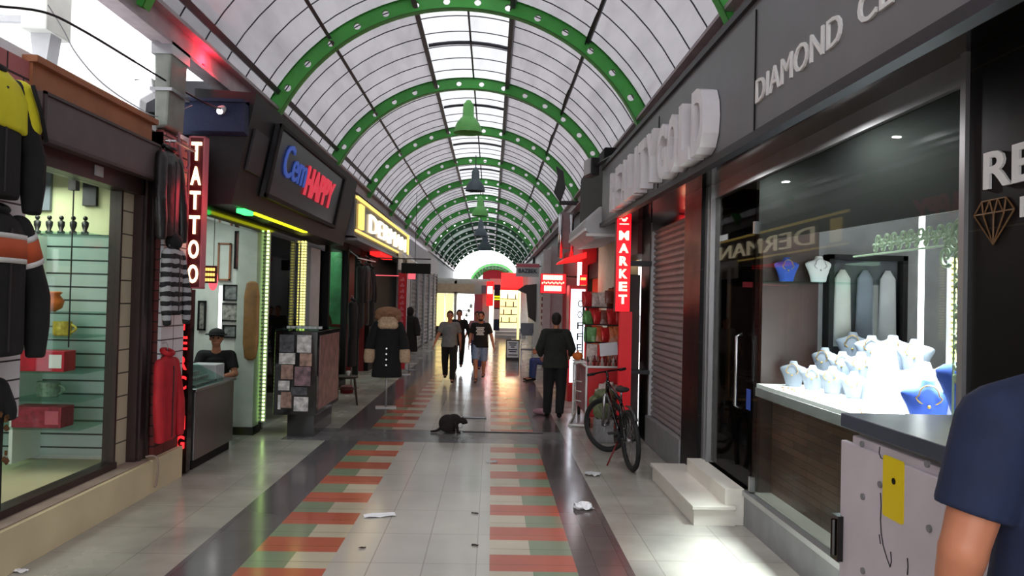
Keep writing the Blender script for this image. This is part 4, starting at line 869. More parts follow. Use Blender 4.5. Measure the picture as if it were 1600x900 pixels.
# ---- pictures and things on the partition
def framed(px0, px1, py0, py1, label, pic='darkmetal', Y=10.98, fr='black', cat='picture'):
    a = at(px0, py1, Y=Y); c_ = at(px1, py0, Y=Y); t = thing('picture_frame', label, cat, ((a.x+c_.x)/2, Y, a.z))
    b = MB(); w_ = .022
    for x0, x1, z0, z1 in ((a.x, c_.x, a.z, a.z+w_), (a.x, c_.x, c_.z-w_, c_.z), (a.x, a.x+w_, a.z, c_.z), (c_.x-w_, c_.x, a.z, c_.z)): b.box(x0, x1, Y-.03, Y+.0, z0, z1)
    b.build('frame', fr, t)
    b = MB(); b.box(a.x+w_, c_.x-w_, Y-.012, Y, a.z+w_, c_.z-w_); b.build('print', pic, t)
    return t
M('pic1', (96, 100, 98), .5, var=.8, vs=14); M('pic2', (120, 120, 112), .5, var=.9, vs=18); M('pic3', (96, 40, 34), .5, var=.7, vs=10); M('posterdark', (36, 20, 24), .5, var=.5, vs=8)
framed(349, 373, 445, 470, 'small framed print on the tattoo shop partition, uppermost of a column of three', 'pic1')
framed(343, 376, 474, 502, 'framed print on the tattoo shop partition, middle of a column of three', 'pic2')
framed(348, 371, 508, 528, 'small framed print on the tattoo shop partition, lowest of a column of three', 'pic1')
framed(366, 402, 362, 420, 'dark red poster high on the tattoo shop wall', 'pic3')
framed(309, 323, 470, 516, 'narrow framed print beside the neon signs inside the tattoo shop', 'pic2')
framed(340, 362, 380, 438, 'tan framed picture behind the pink lamp in the tattoo shop', 'offwhite', fr='wood')
b = MB(); a = at(392, 500, Y=9.96)
b.loft([(-.52, .03, .012), (-.49, .075, .015), (-.3, .10, .016), (.3, .10, .016), (.47, .075, .015), (.5, .03, .012)], (a.x, 9.975, a.z)); tag(b.build('wooden_board', 'straw', smooth=True), 'long brown wooden board hanging on the white column in the tattoo shop', 'board')
a = at(333, 437, Y=9.2); t_ = thing('pink_lamp', 'oval pink lamp hanging inside the tattoo shop', 'lamp', a)
M('e_pink', (255, 96, 110), em=.8, var=0)
b = MB(); b.ball(a, (.055, .055, .13)); b.build('lamp_shade', 'e_pink', t_, smooth=True); b = MB(); b.tube([a+V(0, 0, .12), (a.x, a.y, 3.02)], .004, 5); b.build('cord', 'black', t_)
a = at(345, 447, Y=10.6); b = MB(); b.tube([a, at(343, 522, Y=10.6)], .022, 8); tag(b.build('light_tube', 'e_white'), 'vertical white glowing tube for a light reflection in the tattoo shop', 'lamp')  # emissive tube modelled in place of a fluorescent reflection
a = at(314, 442, Y=8.9); t_ = thing('open_sign', 'small lit red and yellow board with lines of text inside the tattoo shop', 'sign', a)
b = MB(); b.box(a.x, a.x+.17, 8.9, 8.93, a.z, a.z+.20); b.build('board', 'signface', t_)
b = MB()
for k in range(3):
    for i in range(5): b.box(a.x+.012+.03*i, a.x+.034+.03*i, 8.89, 8.9, a.z+.02+.06*k, a.z+.055+.06*k)
b.build('lit_text', 'e_gold', t_)

# ---- photo display cabinet
pc = thing('photo_cabinet', 'black freestanding display cabinet covered with tattoo photographs', 'display cabinet', (-2.45, 10.5, 0))
b = MB(); b.box(-2.58, -2.24, 9.95, 11.05, 0, .3); b.build('base', 'blackgloss', pc)
b = MB(); b.box(-2.72, -2.18, 9.78, 11.2, .3, 1.36); b.build('case', 'blackgloss', pc, bevel=.008)
b = MB(); b.box(-2.72, -2.18, 9.78, 11.2, 1.361, 1.38); b.build('glass_top', 'shelfglass', pc)
M('ph1', (190, 186, 184), .4, var=.5, vs=16); M('ph2', (150, 118, 104), .4, var=.6, vs=14); M('ph3', (110, 84, 90), .4, var=.8, vs=12); M('ph4', (60, 60, 66), .4, var=.9, vs=20); M('ph5', (140, 100, 96), .4, var=.5, vs=8)
ph = [(0, .02, .18, .22, 'ph4'), (.22, .02, .18, .22, 'ph1'), (.0, .25, .2, .14, 'ph1'), (.26, .25, .15, .16, 'ph2'), (.03, .40, .15, .18, 'ph2'), (.2, .42, .2, .24, 'ph3'), (0, .6, .14, .12, 'ph1'), (.16, .68, .2, .1, 'ph4'), (.04, .74, .13, .2, 'ph2'), (.2, .80, .18, .18, 'ph1'), (0, .78, .035, .18, 'ph1')]
for x, z, w_, h_, m_ in ph:
    b = MB(); b.box(-2.66+x, -2.66+x+w_, 9.772, 9.78, 1.33-z-h_, 1.33-z); b.build('photograph', m_, pc)
b = MB(); b.box(-2.18, -2.172, 9.9, 11.1, .36, 1.3); b.build('photograph', 'ph5', pc, label='large pinkish photograph on the side')
b = MB()
for i in range(9): b.obox((-2.62+.05*i, 10.05+.02*(i % 3), 1.395), (.04, .06, .03), (0, 0, .4*i))
tag(b.build('clutter', 'lightgrey'), 'small pale papers and trinkets lying on top of the photo cabinet', 'clutter', kind='stuff')

# ---- bentwood chair
ch_ = thing('bentwood_chair', 'dark bentwood chair standing alone on the left pavement', 'chair', (0, 0, 0))
b = MB(); b.loft([(.445, .2, .2), (.475, .205, .205), (.48, .19, .19)], (0, 0, 0)); b.build('seat', 'darkbrownwood', ch_, smooth=False)
for (x, y, bx, by) in ((.14, .13, .19, .17), (.14, -.13, .19, -.17)):
    b = MB(); b.tube([(x, y, .45), (bx, by, 0)], [.018, .013], 8); b.build('leg', 'darkbrownwood', ch_, smooth=True)
for s_ in (-1, 1):
    b = MB(); b.tube([(-.15, s_*.14, .45), (-.22, s_*.17, 0)], [.018, .014], 8); b.build('leg', 'darkbrownwood', ch_, smooth=True)
b = MB(); b.tube([(-.17, -.16, .44), (-.21, -.19, .75), (-.24, -.15, .95), (-.25, 0, 1.0), (-.24, .15, .95), (-.21, .19, .75), (-.17, .16, .44)], .015, 8); b.tube([(-.18, -.09, .46), (-.22, -.1, .75), (-.235, 0, .88), (-.22, .1, .75), (-.18, .09, .46)], .011, 8); b.build('backrest', 'darkbrownwood', ch_, smooth=True)
b = MB(); b.tube([(.155*cos(a), .155*sin(a), .26) for a in [2*pi*k/18 for k in range(18)]], .009, 6, closed=True); b.build('stretcher', 'darkbrownwood', ch_, smooth=True)
ch_.location = (-2.42, 13.05, 0); ch_.rotation_euler = (0, 0, D(12))
b = MB(); b.loft([(0, .025, .025), (.07, .032, .032), (.08, .03, .03)], (-2.38, 13.05, .48)); tag(b.build('paper_cup', 'white', smooth=True), 'small white cup on the seat of the bentwood chair', 'cup')

# ---- coat mannequins
def coat_stand(label, loc, s, m_, hood, cuffs, closed, rz):
    r = thing('coat_mannequin', label, 'mannequin', (0, 0, 0)); X = (1, 0, 0)
    b = MB(); b.box(-.17*s, .17*s, -.13*s, .13*s, 0, .012); b.build('base', 'alu', r, bevel=.004)
    b = MB(); b.tube([(0, 0, .01), (0, 0, .7*s)], .016*s, 10); b.tube([(0, -.0, .42*s), (.05, 0, .42*s)], .008, 6); b.build('pole', 'alu', r, smooth=True)
    b = MB(); b.tube([(0, 0, .50*s), (0, 0, .54*s), (0, 0, .8*s), (0, 0, 1.05*s), (0, 0, 1.28*s), (0, 0, 1.40*s), (0, 0, 1.46*s)], [.245*s, .25*s, .225*s, .20*s, .215*s, .17*s, .08*s], 24, side=X, k=.62); b.build('coat', m_, r, remesh=.011)
    for q in (-1, 1):
        c = MB(); c.cap((q*.18*s, 0, 1.34*s), (q*.27*s, -.01, 1.08*s), .085*s, .08*s); c.tube([(q*.27*s, -.01, 1.08*s), (q*.285*s, -.04, .93*s)], [.08*s, .075*s], 14); c.build('sleeve', m_, r, remesh=.011)
        if cuffs: c = MB(); c.tube([(q*.283*s, -.035, .96*s), (q*.29*s, -.05, .82*s), (q*.29*s, -.06, .74*s)], [.088*s, .095*s, .075*s], 14); c.build('fur_cuff', 'furlight', r, remesh=.011)
    for k in range(4):
        c = MB(); c.tube([(-.015, -.15*s, (.98-.09*k)*s), (-.015, -.16*s, (.98-.09*k)*s)], .014*s, 8); c.build('button', 'steel', r)
    if hood == 'fur':
        c = MB(); c.ball((0, -.01, 1.56*s), (.22*s, .17*s, .105*s)); c.cap((-.14*s, -.05, 1.50*s), (.14*s, -.05, 1.50*s), .08*s, .08*s); c.build('fur_hat', 'fur', r, remesh=.012, label='brown fur hat')
        c = MB(); c.ball((0, -.03, 1.44*s), (.18*s, .14*s, .12*s)); c.cap((-.1*s, -.1, 1.36*s), (.1*s, -.1, 1.36*s), .07*s, .07*s); c.build('fur_collar', 'furlight', r, remesh=.012)
    else:
        c = MB(); c.ball((0, 0, 1.56*s), (.1*s, .11*s, .13*s)); c.build('head', m_, r, smooth=True)
    r.location = loc; r.rotation_euler = (0, 0, rz); return r
coat_stand('mannequin stand in a black coat with big brown fur hat and fur cuffs', (-1.70, 12.75, 0), 1.0, 'blackcloth', 'fur', True, True, D(8))
coat_stand('black coat on a mannequin stand before the closed shutters, farther and plainer', (-2.05, 19.5, 0), .95, 'blackcloth', 'dark', False, True, D(-30))
# ---- clothes shop: gold sign, window, banner
sg = thing('gold_sign', 'long glowing gold framed shop sign on the left beyond the tattoo shop', 'sign', (-2.62, 19, 2.95))
M('signmetal', (132, 128, 134), .35, .5, var=.1, vs=2)
b = MB(); b.box(-3.4, -2.66, 14.75, 24.1, 2.98, 3.78); b.build('sign_box', 'signmetal', sg)
M('signplate', (120, 104, 84), .3, .6, var=.3, vs=3)
b = MB(); b.box(-2.66, -2.65, 14.85, 24.0, 3.02, 3.74); b.build('plate', 'signplate', sg)
b = MB()
for y0, y1, z0, z1 in ((14.8, 24, 3.71, 3.76), (14.8, 24, 3.07, 3.11), (23.8, 24, 3.07, 3.76)): b.box(-2.655, -2.61, y0, y1, z0, z1)
b.build('gold_border', 'e_gold', sg)
b = MB(); b.box(-2.655, -2.6, 15.1, 15.55, 3.16, 3.64); b.build('gold_letter', 'e_gold', sg)
text('DERMAN', 'lit_letters', 'e_goldwhite', sg, 6.8, .38, .05, lambda u, v, t: Vector((-2.65+t, 16.4+u, 3.2+v)), -.01)
b = MB(); b.box(-2.9, -2.66, 18.2, 20.4, 2.82, 2.9); tag(b.build('red_light_bar', 'e_redsoft'), 'red light bar hanging under the gold sign', 'light bar')
b = MB(); b.box(-3.0, -2.6, 14.8, 23.8, 2.90, 2.95); tag(b.build('sign_shelf', 'signmetal'), 'pale metal ledge running under the gold sign', 'ledge')
a = at(535, 420, X=-3.2)
b = MB(); b.tube([(-3.5, 15.4, .9), (-3.5, 15.4, 2.3)], .05, 8); tag(b.build('light_tube', 'e_white'), 'white light tube in the clothes shop window', 'lamp')
M('greenwall', (60, 120, 78), .7, var=.4, vs=3)
b = MB(); b.box(-4.6, -3.2, 17.2, 17.3, 1.2, 2.9); tag(b.build('green_backdrop', 'greenwall'), 'green backdrop inside the clothes shop window', 'backdrop')
def dress_form(label, loc, m_, s=1.):
    r = thing('dress_form', label, 'mannequin', (0, 0, 0)); b = MB(); b.tube([(0, 0, .72*s), (0, 0, .8*s), (0, 0, 1.05*s), (0, 0, 1.28*s), (0, 0, 1.4*s), (0, 0, 1.48*s)], [.16*s, .17*s, .13*s, .17*s, .13*s, .05*s], 20, side=(1, 0, 0), k=.65); b.build('torso', m_, r, smooth=True)
    b = MB(); b.tube([(0, 0, 0.02), (0, 0, .74*s)], .015, 8); b.loft([(0, .14, .14), (.02, .13, .13)], (0, 0, 0)); b.build('stand', 'steel', r, smooth=True); b = MB(); b.ball((0, 0, 1.6*s), (.075, .09, .11)); b.build('head', 'straw', r, smooth=True); r.location = loc; return r
dress_form('straw headed dress form in olive top inside the clothes shop window, nearer', (-3.45, 14.7, 0), 'straw'); dress_form('dark dress form in the clothes shop window behind the straw coloured one', (-3.5, 16.2, 0), 'darkbrownwood')
k = 0
for (y, z, m_, lab) in ((16.3, 2.5, 'blackcloth', 'nearest'), (17.05, 2.55, 'leather', 'second'), (17.8, 2.5, 'blackcloth', 'farthest')):
    hung('dark_coat', 'long black coat hanging in the clothes shop doorway, %s of three' % lab, y, z, -2.78, 1.35, .46, m_, m_, .7, spread=.02)
hung('dark_coat', 'black coat hanging low right behind the fur trimmed mannequin', 15.2, 1.75, -2.72, 1.3, .5, 'blackcloth', 'blackcloth', .65, spread=.02)
b = MB(); b.tube([(-2.72, 15.2, 0), (-2.72, 15.2, 1.80)], .014, 8); b.box(-2.86, -2.58, 15.06, 15.34, 0, .015); tag(b.build('coat_stand', 'steel'), 'steel stand inside the black coat behind the fur trimmed mannequin', 'stand')
b = MB(); b.tube([(-2.78, 15.9, 2.62), (-2.78, 18.3, 2.66)], .015, 6); b.bar((-2.78, 16.0, 2.63), (-3.0, 16.0, 2.8), .02, .02); b.bar((-2.78, 18.2, 2.66), (-3.0, 18.2, 2.8), .02, .02); tag(b.build('hanging_rail', 'steel'), 'steel rail over the clothes shop doorway carrying the long black coats', 'rail')
b = MB(); b.loft([(0, .12, .09), (.1, .13, .1), (.14, .1, .08)], (-2.68, 14.55, 0)); tag(b.build('shoe_bag', 'darkred', smooth=True), 'dark red bag on the floor by the clothes shop window', 'bag')
t_ = thing('feather_banner', 'tall red banner with pale lettering beside the clothes shop', 'banner', (-2.12, 18.4, 0))
b = MB(); b.box(-2.23, -2.03, 18.4, 18.42, .12, 2.42); b.build('cloth', 'redcloth', t_)
b = MB(); b.tube([(-2.02, 18.41, 0), (-2.02, 18.41, 2.5)], .012, 6); b.box(-2.2, -1.9, 18.3, 18.5, 0, .02); b.build('pole', 'steel', t_)
b = MB()
for i in range(14): b.box(-2.19, -2.09, 18.392, 18.4, .4+.14*i, .45+.14*i); b.box(-2.16+.02*(i % 2), -2.12+.02*(i % 2), 18.39, 18.4, .4+.14*i, .49+.14*i)
b.build('lettering', 'pink', t_)
t_ = thing('hanging_board', 'blank black board hanging over the left walkway', 'sign', (-1.7, 17.4, 2.5)); a = at(627, 427, Y=17.4); c_ = at(673, 412, Y=17.4)
b = MB(); b.box(a.x, c_.x, 17.38, 17.46, a.z, c_.z); b.build('board', 'black', t_, bevel=.006); b = MB(); b.tube([(-3.1, 17.42, c_.z+.1), (c_.x, 17.42, c_.z+.1)], .015, 6); b.tube([(-1.75, 17.42, c_.z), (-1.75, 17.42, 4.2)], .006, 6); b.tube([(a.x+.1, 17.42, c_.z), (a.x+.1, 17.42, c_.z+.1)], .01, 6); b.build('bracket', 'darkmetal', t_)
b = MB(); b.box(-2.16, -1.86, 18.6, 18.7, 2.28, 2.42); b.box(-3.2, -2.1, 18.64, 18.66, 2.34, 2.36); tag(b.build('small_light_box', 'e_pink'), 'small pinkish light box above the red banner', 'light box')
b = MB(); b.tube([(-2.3, 21.2, 0), (-2.3, 21.2, 3.0)], .05, 12); b.loft([(0, .1, .1), (.03, .1, .1)], (-2.3, 21.2, 0)); tag(b.build('white_pole', 'white', smooth=False), 'slim white pole at the near edge of the closed shutters', 'pole')
# ---- far left shutters
sh0 = None; names = ['nearest', 'second', 'third', 'fourth', 'farthest']
b = MB(); pr = [(-2.68, .02)]; z = .02
while z < 2.85: pr += [(-2.64, z), (-2.62, z+.05), (-2.62, z+.09), (-2.64, z+.14)]; z += .15
pr += [(-2.68, z)]; b.prism(pr, 'Y', 0, 2.28)
c = MB(); c.box(-2.68, -2.6, 0, 2.28, z, z+.08)
for i in range(5):
    t = thing('roller_shutter', 'closed grey roller shutter on the far left, %s of the row' % names[i], 'shutter', (0, 0, 0), 'closed shutters on the far left')
    if i == 0: me1 = b.build('slats', 'shutterfar', t); me2 = c.build('head_rail', 'grey', t)
    else:
        for m_ in (me1, me2): q = m_.copy(); col.objects.link(q); q.parent = t
    t.location = (0, 24.6+2.5*i, 0)
b = MB(); b.prism([(-2.62, 3.0), (-1.85, 2.55), (-1.83, 2.6), (-2.62, 3.12)], 'Y', 21.5, 24.0)
b.prism([(-2.62, 2.6), (-2.62, 3.1), (-2.5, 3.1), (-2.5, 2.6)], 'Y', 21.4, 24.2)
tag(b.build('white_awning', 'white'), 'folded whitish awning above the far left shutters', 'awning')

# ---- pendants
def pendant(label, loc, s, m_, top):
    r = thing('pendant_lamp', label, 'lamp', (0, 0, 0), 'pendant lamps under the ridge'); b = MB()
    pr = [(0, .31), (.03, .30), (.12, .285), (.22, .24), (.30, .18), (.34, .14), (.35, .125), (.62, .115), (.68, .06)]
    b.loft([(z*s, q*s, q*s) for z, q in pr], (0, 0, 0), 24, capends=False); b.loft([(z*s, q*s*.96, q*s*.96) for z, q in pr[:6]], (0, 0, 0), 24, capends=False)
    b.build('lamp_shade', m_, r, smooth=True); b = MB(); b.tube([(0, 0, .68*s), (0, 0, top-loc[2])], .012, 6); b.build('cord', 'darkmetal', r); b = MB(); b.loft([(.67*s, .07*s, .07*s), (.74*s, .03*s, .03*s)], (0, 0, 0)); b.build('cap', m_, r)
    b = MB(); b.ball((0, 0, .12*s), .06*s); b.build('bulb', 'white', r, smooth=True)
    r.location = loc; return r
M('lampgreen', (96, 170, 84), .5, var=.06); M('lampgrey', (70, 84, 92), .5, var=.06)
pendant('green bell pendant lamp, nearest and largest, hanging under the roof ridge', (-.60, 16.6, 5.42), 1.0, 'lampgreen', 6.08)
pendant('dark grey bell pendant lamp, second under the ridge', (-.56, 22.6, 5.02), .95, 'lampgrey', 6.08)
pendant('green bell pendant lamp, third under the ridge', (-.52, 29.5, 5.05), 1.05, 'lampgreen', 6.08)
pendant('dark grey pendant lamp, fourth under the ridge', (-.6, 37, 4.9), 1.1, 'lampgrey', 6.08)
pendant('pale green pendant lamp hanging against the bright opening', (-.5, 48, 4.95), 1.5, 'lampgrey', 6.0)
# ================================================================== RIGHT SIDE OBJECTS
# ---- big extruded letters
sg = thing('fascia_letters', 'big white extruded shop letters reading REALITY GOLD on the grey fascia', 'sign', (1.5, 7, 2.75))
M('letterface', (226, 222, 226), .3, var=.04); 
LX = 1.575
def bigletter(ch, y_near, wdt, z0, h_): text(ch, 'letter', 'letterface', sg, wdt, h_, .12, lambda u, v, t: Vector((LX-t, y_near+wdt-u, z0+v)), .035)
# the letters read left to right from far to near
yy = 5.34
for ch in 'DLOG': bigletter(ch, yy, .33, 2.90, .48); yy += .395
yy += .10
for ch in 'YTILAER': q = .12 if ch == 'I' else .33; bigletter(ch, yy, q, 2.95, .48); yy += q+.085
sg = thing('fascia_text', 'thin pale lettering DIAMOND CENTER on the grey fascia nearest the camera', 'sign', (1.57, 3.5, 3.0))
def flat(s, y0, y1, z0, h_): text(s, 'lettering', 'white', sg, y0-y1, h_, .012, lambda u, v, t: Vector((1.58-t, y0-u, z0+v)))
flat('DIAMOND', 4.60, 3.46, 3.03, .145); flat('CENTER', 3.30, 2.35, 3.03, .145)
# ---- pillar lettering and diamond
sg = thing('pillar_sign', 'pale letters and gold outlined diamond emblem on the black stone pillar', 'sign', (2.11, 3.1, 2.2))
a = at(1537, 297, X=2.11); c_ = at(1600, 232, X=2.11)
hh = at(1537, 240, X=2.11).z-a.z
text('REALITY', 'lettering', 'white', sg, 1.12, hh, .012, lambda u, v, t: Vector((2.118-t, a.y-u, a.z+v)), .02)
d_ = at(1593, 340, X=2.11); text('DIAMOND', 'small_lettering', 'white', sg, .75, .085, .008, lambda u, v, t: Vector((2.118-t, d_.y-u, d_.z+v)), .01)
g0 = at(1520, 335, X=2.11); g1 = at(1583, 335, X=2.11); gb = at(1550, 382, X=2.11); gt = at(1550, 312, X=2.11)
W_ = g0.y-g1.y; yc = (g0.y+g1.y)/2; zt = gt.z; zm = zt-.055; zb = gb.z
def gp(u, z): return (2.116, yc-u*W_/2, z)
b = MB()
top = [gp(-.6, zt), gp(-.2, zt), gp(.2, zt), gp(.6, zt)]; mid = [gp(-1, zm), gp(-.5, zm-.01), gp(0, zm-.012), gp(.5, zm-.01), gp(1, zm)]; bot = gp(0, zb)
L_ = [(top[0], top[3]), (mid[0], mid[4]), (top[0], mid[0]), (top[3], mid[4])]+[(m_, bot) for m_ in mid]+[(top[0], mid[1]), (top[1], mid[1]), (top[1], mid[2]), (top[2], mid[2]), (top[2], mid[3]), (top[3], mid[3])]
for p, q in L_: b.tube([p, q], .0035, 5)
b.build('diamond_emblem', 'goldpaint', sg)
# ---- steps
st = thing('marble_step', 'cream marble step block before the glass door', 'step', (1.9, 6.9, 0))
b = MB(); b.box(1.70, 2.04, 6.28, 7.9, 0, .135); b.build('lower_step', 'marble', st); b = MB(); b.box(1.68, 2.04, 6.25, 7.93, .135, .165); b.build('step_slab', 'marble', st, bevel=.004)
b = MB(); b.box(1.96, 2.12, 6.3, 7.54, .0, .30); b.build('upper_step', 'marble', st, bevel=.004)
# ---- busts
blooms = {}
def bust(m_, h_=.30, pend=True):
    t = thing('necklace_bust', '', 'display bust', (0, 0, 0)); s = h_/.30
    b = MB(); b.loft([(0, .075, .04), (.01, .08, .044), (.06, .09, .05), (.12, .112, .056), (.17, .138, .054), (.19, .142, .048), (.208, .118, .044), (.222, .07, .04), (.234, .044, .036), (.262, .036, .033), (.268, .03, .028)], (0, 0, 0), 20)
    b.v = [v*s for v in b.v]; b.build('bust', m_, t, smooth=True)
    c = MB(); c.tube([(s*.055*cos(a)*(1.25 if sin(a) < 0 else .9), s*(-.052-.004*cos(2*a)), s*(.185+.055*sin(a))) for a in [2*pi*k/20 for k in range(20)]], .004*s, 5, closed=True); c.ball((0, -.058*s, .122*s), .010*s, 8, 6); c.build('necklace', 'gold' if m_ != 'white' else 'steel', t, smooth=True)
    return t
B0 = bust('white'); B1 = bust('bustgrey'); B2 = bust('velvetblue')
SZ = 1.18
spots = []
# white busts on the near half of the shelf, grey ones toward the far left, all facing the street
def put(src, used, label, group, x, y, z, rz, k=1.):
    o = src if not used.get(src.name) else copy_tree(src); used[src.name] = 1
    o.location = (x, y, z); o.rotation_euler = (0, 0, rz); o.scale = (k, k, k); o['label'] = label; o['category'] = 'display bust'
    if group: o['group'] = group
US = {}; RZ = D(-42)
white_pos = [(2.66, 4.66, 1.0), (2.74, 4.34, 1.15), (2.50, 4.40, .85), (2.72, 4.0, 1.25), (2.48, 3.98, 1.0), (2.80, 3.68, 1.3), (2.46, 4.18, .75), (2.90, 4.6, 1.15)]
for i, (x, y, k) in enumerate(white_pos): k *= 1.15; put(B0, US, 'overexposed white necklace bust on the bright shelf of the jewellery window', 'white busts on the bright shelf', x, y, SZ, RZ+D(random.uniform(-18, 18)), k)
grey_pos = [(2.40, 6.02, 0, .75), (2.46, 5.8, 0, .7), (2.50, 5.55, 0, .75), (2.54, 5.3, 0, .7), (2.64, 6.0, .10, .8), (2.66, 5.74, .10, .75), (2.67, 5.47, .10, .8), (2.68, 5.2, .10, .75), (2.86, 6.0, .2, .9), (2.87, 5.72, .2, .85), (2.88, 5.43, .2, .9), (2.88, 5.14, .2, .85)]
b = MB(); b.prism([(2.57, SZ), (2.57, SZ+.10), (2.78, SZ+.10), (2.78, SZ+.2), (2.98, SZ+.2), (2.98, SZ)], 'Y', 5.02, 6.14); tag(b.build('display_riser', 'bustgrey'), 'stepped grey riser carrying the grey necklace busts', 'display riser')
for i, (x, y, dz, k) in enumerate(grey_pos): put(B1, US, 'small grey necklace bust crowded at the far end of the jewellery window', 'grey busts at the far end', x, y, SZ+dz, RZ+D(random.uniform(-15, 15)), k)
put(B2, US, 'blue velvet bust at the near end of the jewellery window, largest', None, 2.42, 3.68, SZ, RZ+D(-10), 1.7)
put(B2, US, 'smaller blue velvet bust between the white busts', None, 2.34, 4.04, SZ, RZ+D(15), .95)
# wall shelf with two busts in the far corner
b = MB(); b.box(2.2, 2.9, 6.02, 6.19, 2.0, 2.012)
tag(b.build('glass_shelf', 'shelfglass'), 'small glass shelf in the far corner of the jewellery window', 'shelf')
b = MB(); b.box(2.9, 2.93, 5.9, 6.2, 1.18, 2.3); b.build('x', 'brown') if False else None
put(B2, US, 'small blue bust on the corner glass shelf', None, 2.36, 6.1, 2.012, 0, .72); put(B0, US, 'small white bust on the corner glass shelf', None, 2.62, 6.1, 2.012, 0, .78)
b = MB(); b.loft([(0, .13, .07), (.25, .10, .06), (.40, .07, .05), (.405, .06, .04)], (2.52, 4.86, SZ), 4); tag(b.build('display_stand', 'white'), 'tall plain white tapering stand in the jewellery window', 'display stand')
random.seed(3)
ring0 = None
for i in range(22):
    if not ring0:
        b = MB(); b.tube([(.014*cos(a), .014*sin(a), .004) for a in [2*pi*k/12 for k in range(12)]], .0035, 5, closed=True); b.ball((0, .014, .01), .005, 6, 5)
        ring0 = tag(b.build('ring', 'goldpaint', at=(0, 0, 0), smooth=True), 'tiny ring lying on the white jewellery shelf', 'ring', 'rings on the white shelf'); r = ring0
    else: r = copy_tree(ring0)
    r.location = (2.2+random.random()*.14, 4.1+random.random()*1.9, SZ)
# light tube, led column, ornaments, wardrobe panels
b = MB(); b.tube([(2.75, 4.85, SZ), (2.75, 4.85, 2.6)], .018, 8); tag(b.build('light_tube', 'e_white'), 'slim vertical white light tube in the jewellery window', 'lamp')
ledcol(2.72, 4.42, 1.2, 2.12, 2, 'e_ledyellow', 'yellow beaded column of led dots in the jewellery window', .035)
t_ = thing('glass_ornament', 'pale scrollwork border along the top and near side of the jewellery window', 'ornament', (2.17, 4, 2))
M('scroll', (168, 186, 160), .6, var=.1)
b = MB()
def spiral(cy, cz, r, turns, sgn, ph=0):
    pts = []
    for k in range(26):
        t = k/25; a = ph+sgn*2*pi*turns*t; q = r*(1-.85*t); pts.append((2.19, cy+q*cos(a), cz+q*sin(a)))
    b.tube(pts, [.011*(1-.6*k/25) for k in range(26)], 6)
z = 1.45; k = 0
while z < 2.2: spiral(3.50, z, .045, 1.4, 1 if k % 2 else -1, pi/2*(1 if k % 2 else -1)); spiral(3.545, z+.03, .026, 1.2, -1 if k % 2 else 1, 0); z += .072; k += 1
yy = 3.62
while yy < 4.35: spiral(yy, 2.20, .04, 1.4, 1 if k % 2 else -1, pi*(k % 2)); spiral(yy+.04, 2.15, .024, 1.2, 1, 1.); yy += .085; k += 1
for q in range(5): spiral(3.53+.03*q, 2.19-.03*q, .055, 1.3, (-1)**q, q)
b.build('scrolls', 'scroll', t_, smooth=True)
b = MB(); b.tube([(2.19, 3.58, 1.3), (2.19, 3.58, 2.10), (2.19, 3.66, 2.12), (2.19, 4.6, 2.12)], .006, 6); b.tube([(2.19, 3.455, 1.3), (2.19, 3.455, 2.24)], .006, 6); b.build('border_line', 'scroll', t_)
M('mirrorgrey', (70, 72, 76), .3, var=.4, vs=4); M('greyinner', (96, 100, 100), .7, var=.1, vs=2)
b = MB(); b.box(3.9, 4.0, 3.4, 6.19, .3, 2.95); struct(b.build('wall_right', 'greyinner', at=(3.9, 5, .3)), 'pale grey back wall of the jewellery shop')
wd_ = thing('wardrobe_niche', 'dark framed niche with modelled coat reflections on the far wall of the jewellery shop', 'niche', (3.0, 6.17, 1.5))
b = MB(); b.box(2.74, 3.3, 6.17, 6.198, 1.3, 2.2); b.build('backing', 'mirrorgrey', wd_); b = MB()
for x0, x1, z0, z1 in ((2.70, 2.74, 1.3, 2.24), (3.3, 3.34, 1.3, 2.24), (2.7, 3.34, 2.2, 2.24), (2.7, 3.34, 1.27, 1.3)): b.box(x0, x1, 6.08, 6.198, z0, z1)
b.build('frame', 'black', wd_)
for i in range(3):
    q = MB(); x = 2.83+.185*i; q.tube([(x, 6.13, 1.5), (x, 6.13, 1.85), (x, 6.13, 2.05), (x, 6.13, 2.12)], [.08, .07, .065, .02], 16, side=(1, 0, 0), k=.35); q.build('coat_reflection', ['offwhite', 'bustgrey', 'lightgrey'][i], wd_, smooth=True)  # solid coat shapes stand in for coats mirrored in the glass
t_ = thing('red_lit_panel', 'dark display panel with two red lit lines in the jewellery shop', 'display', (3.6, 3.9, 1.6))
b = MB(); b.box(3.7, 3.88, 3.42, 4.3, 1.3, 2.3); b.build('panel', 'plastic', t_); b = MB(); b.box(3.69, 3.7, 3.5, 3.85, 1.86, 1.90); b.box(3.69, 3.7, 3.48, 3.88, 1.71, 1.77); b.build('lit_line', 'e_red', t_)
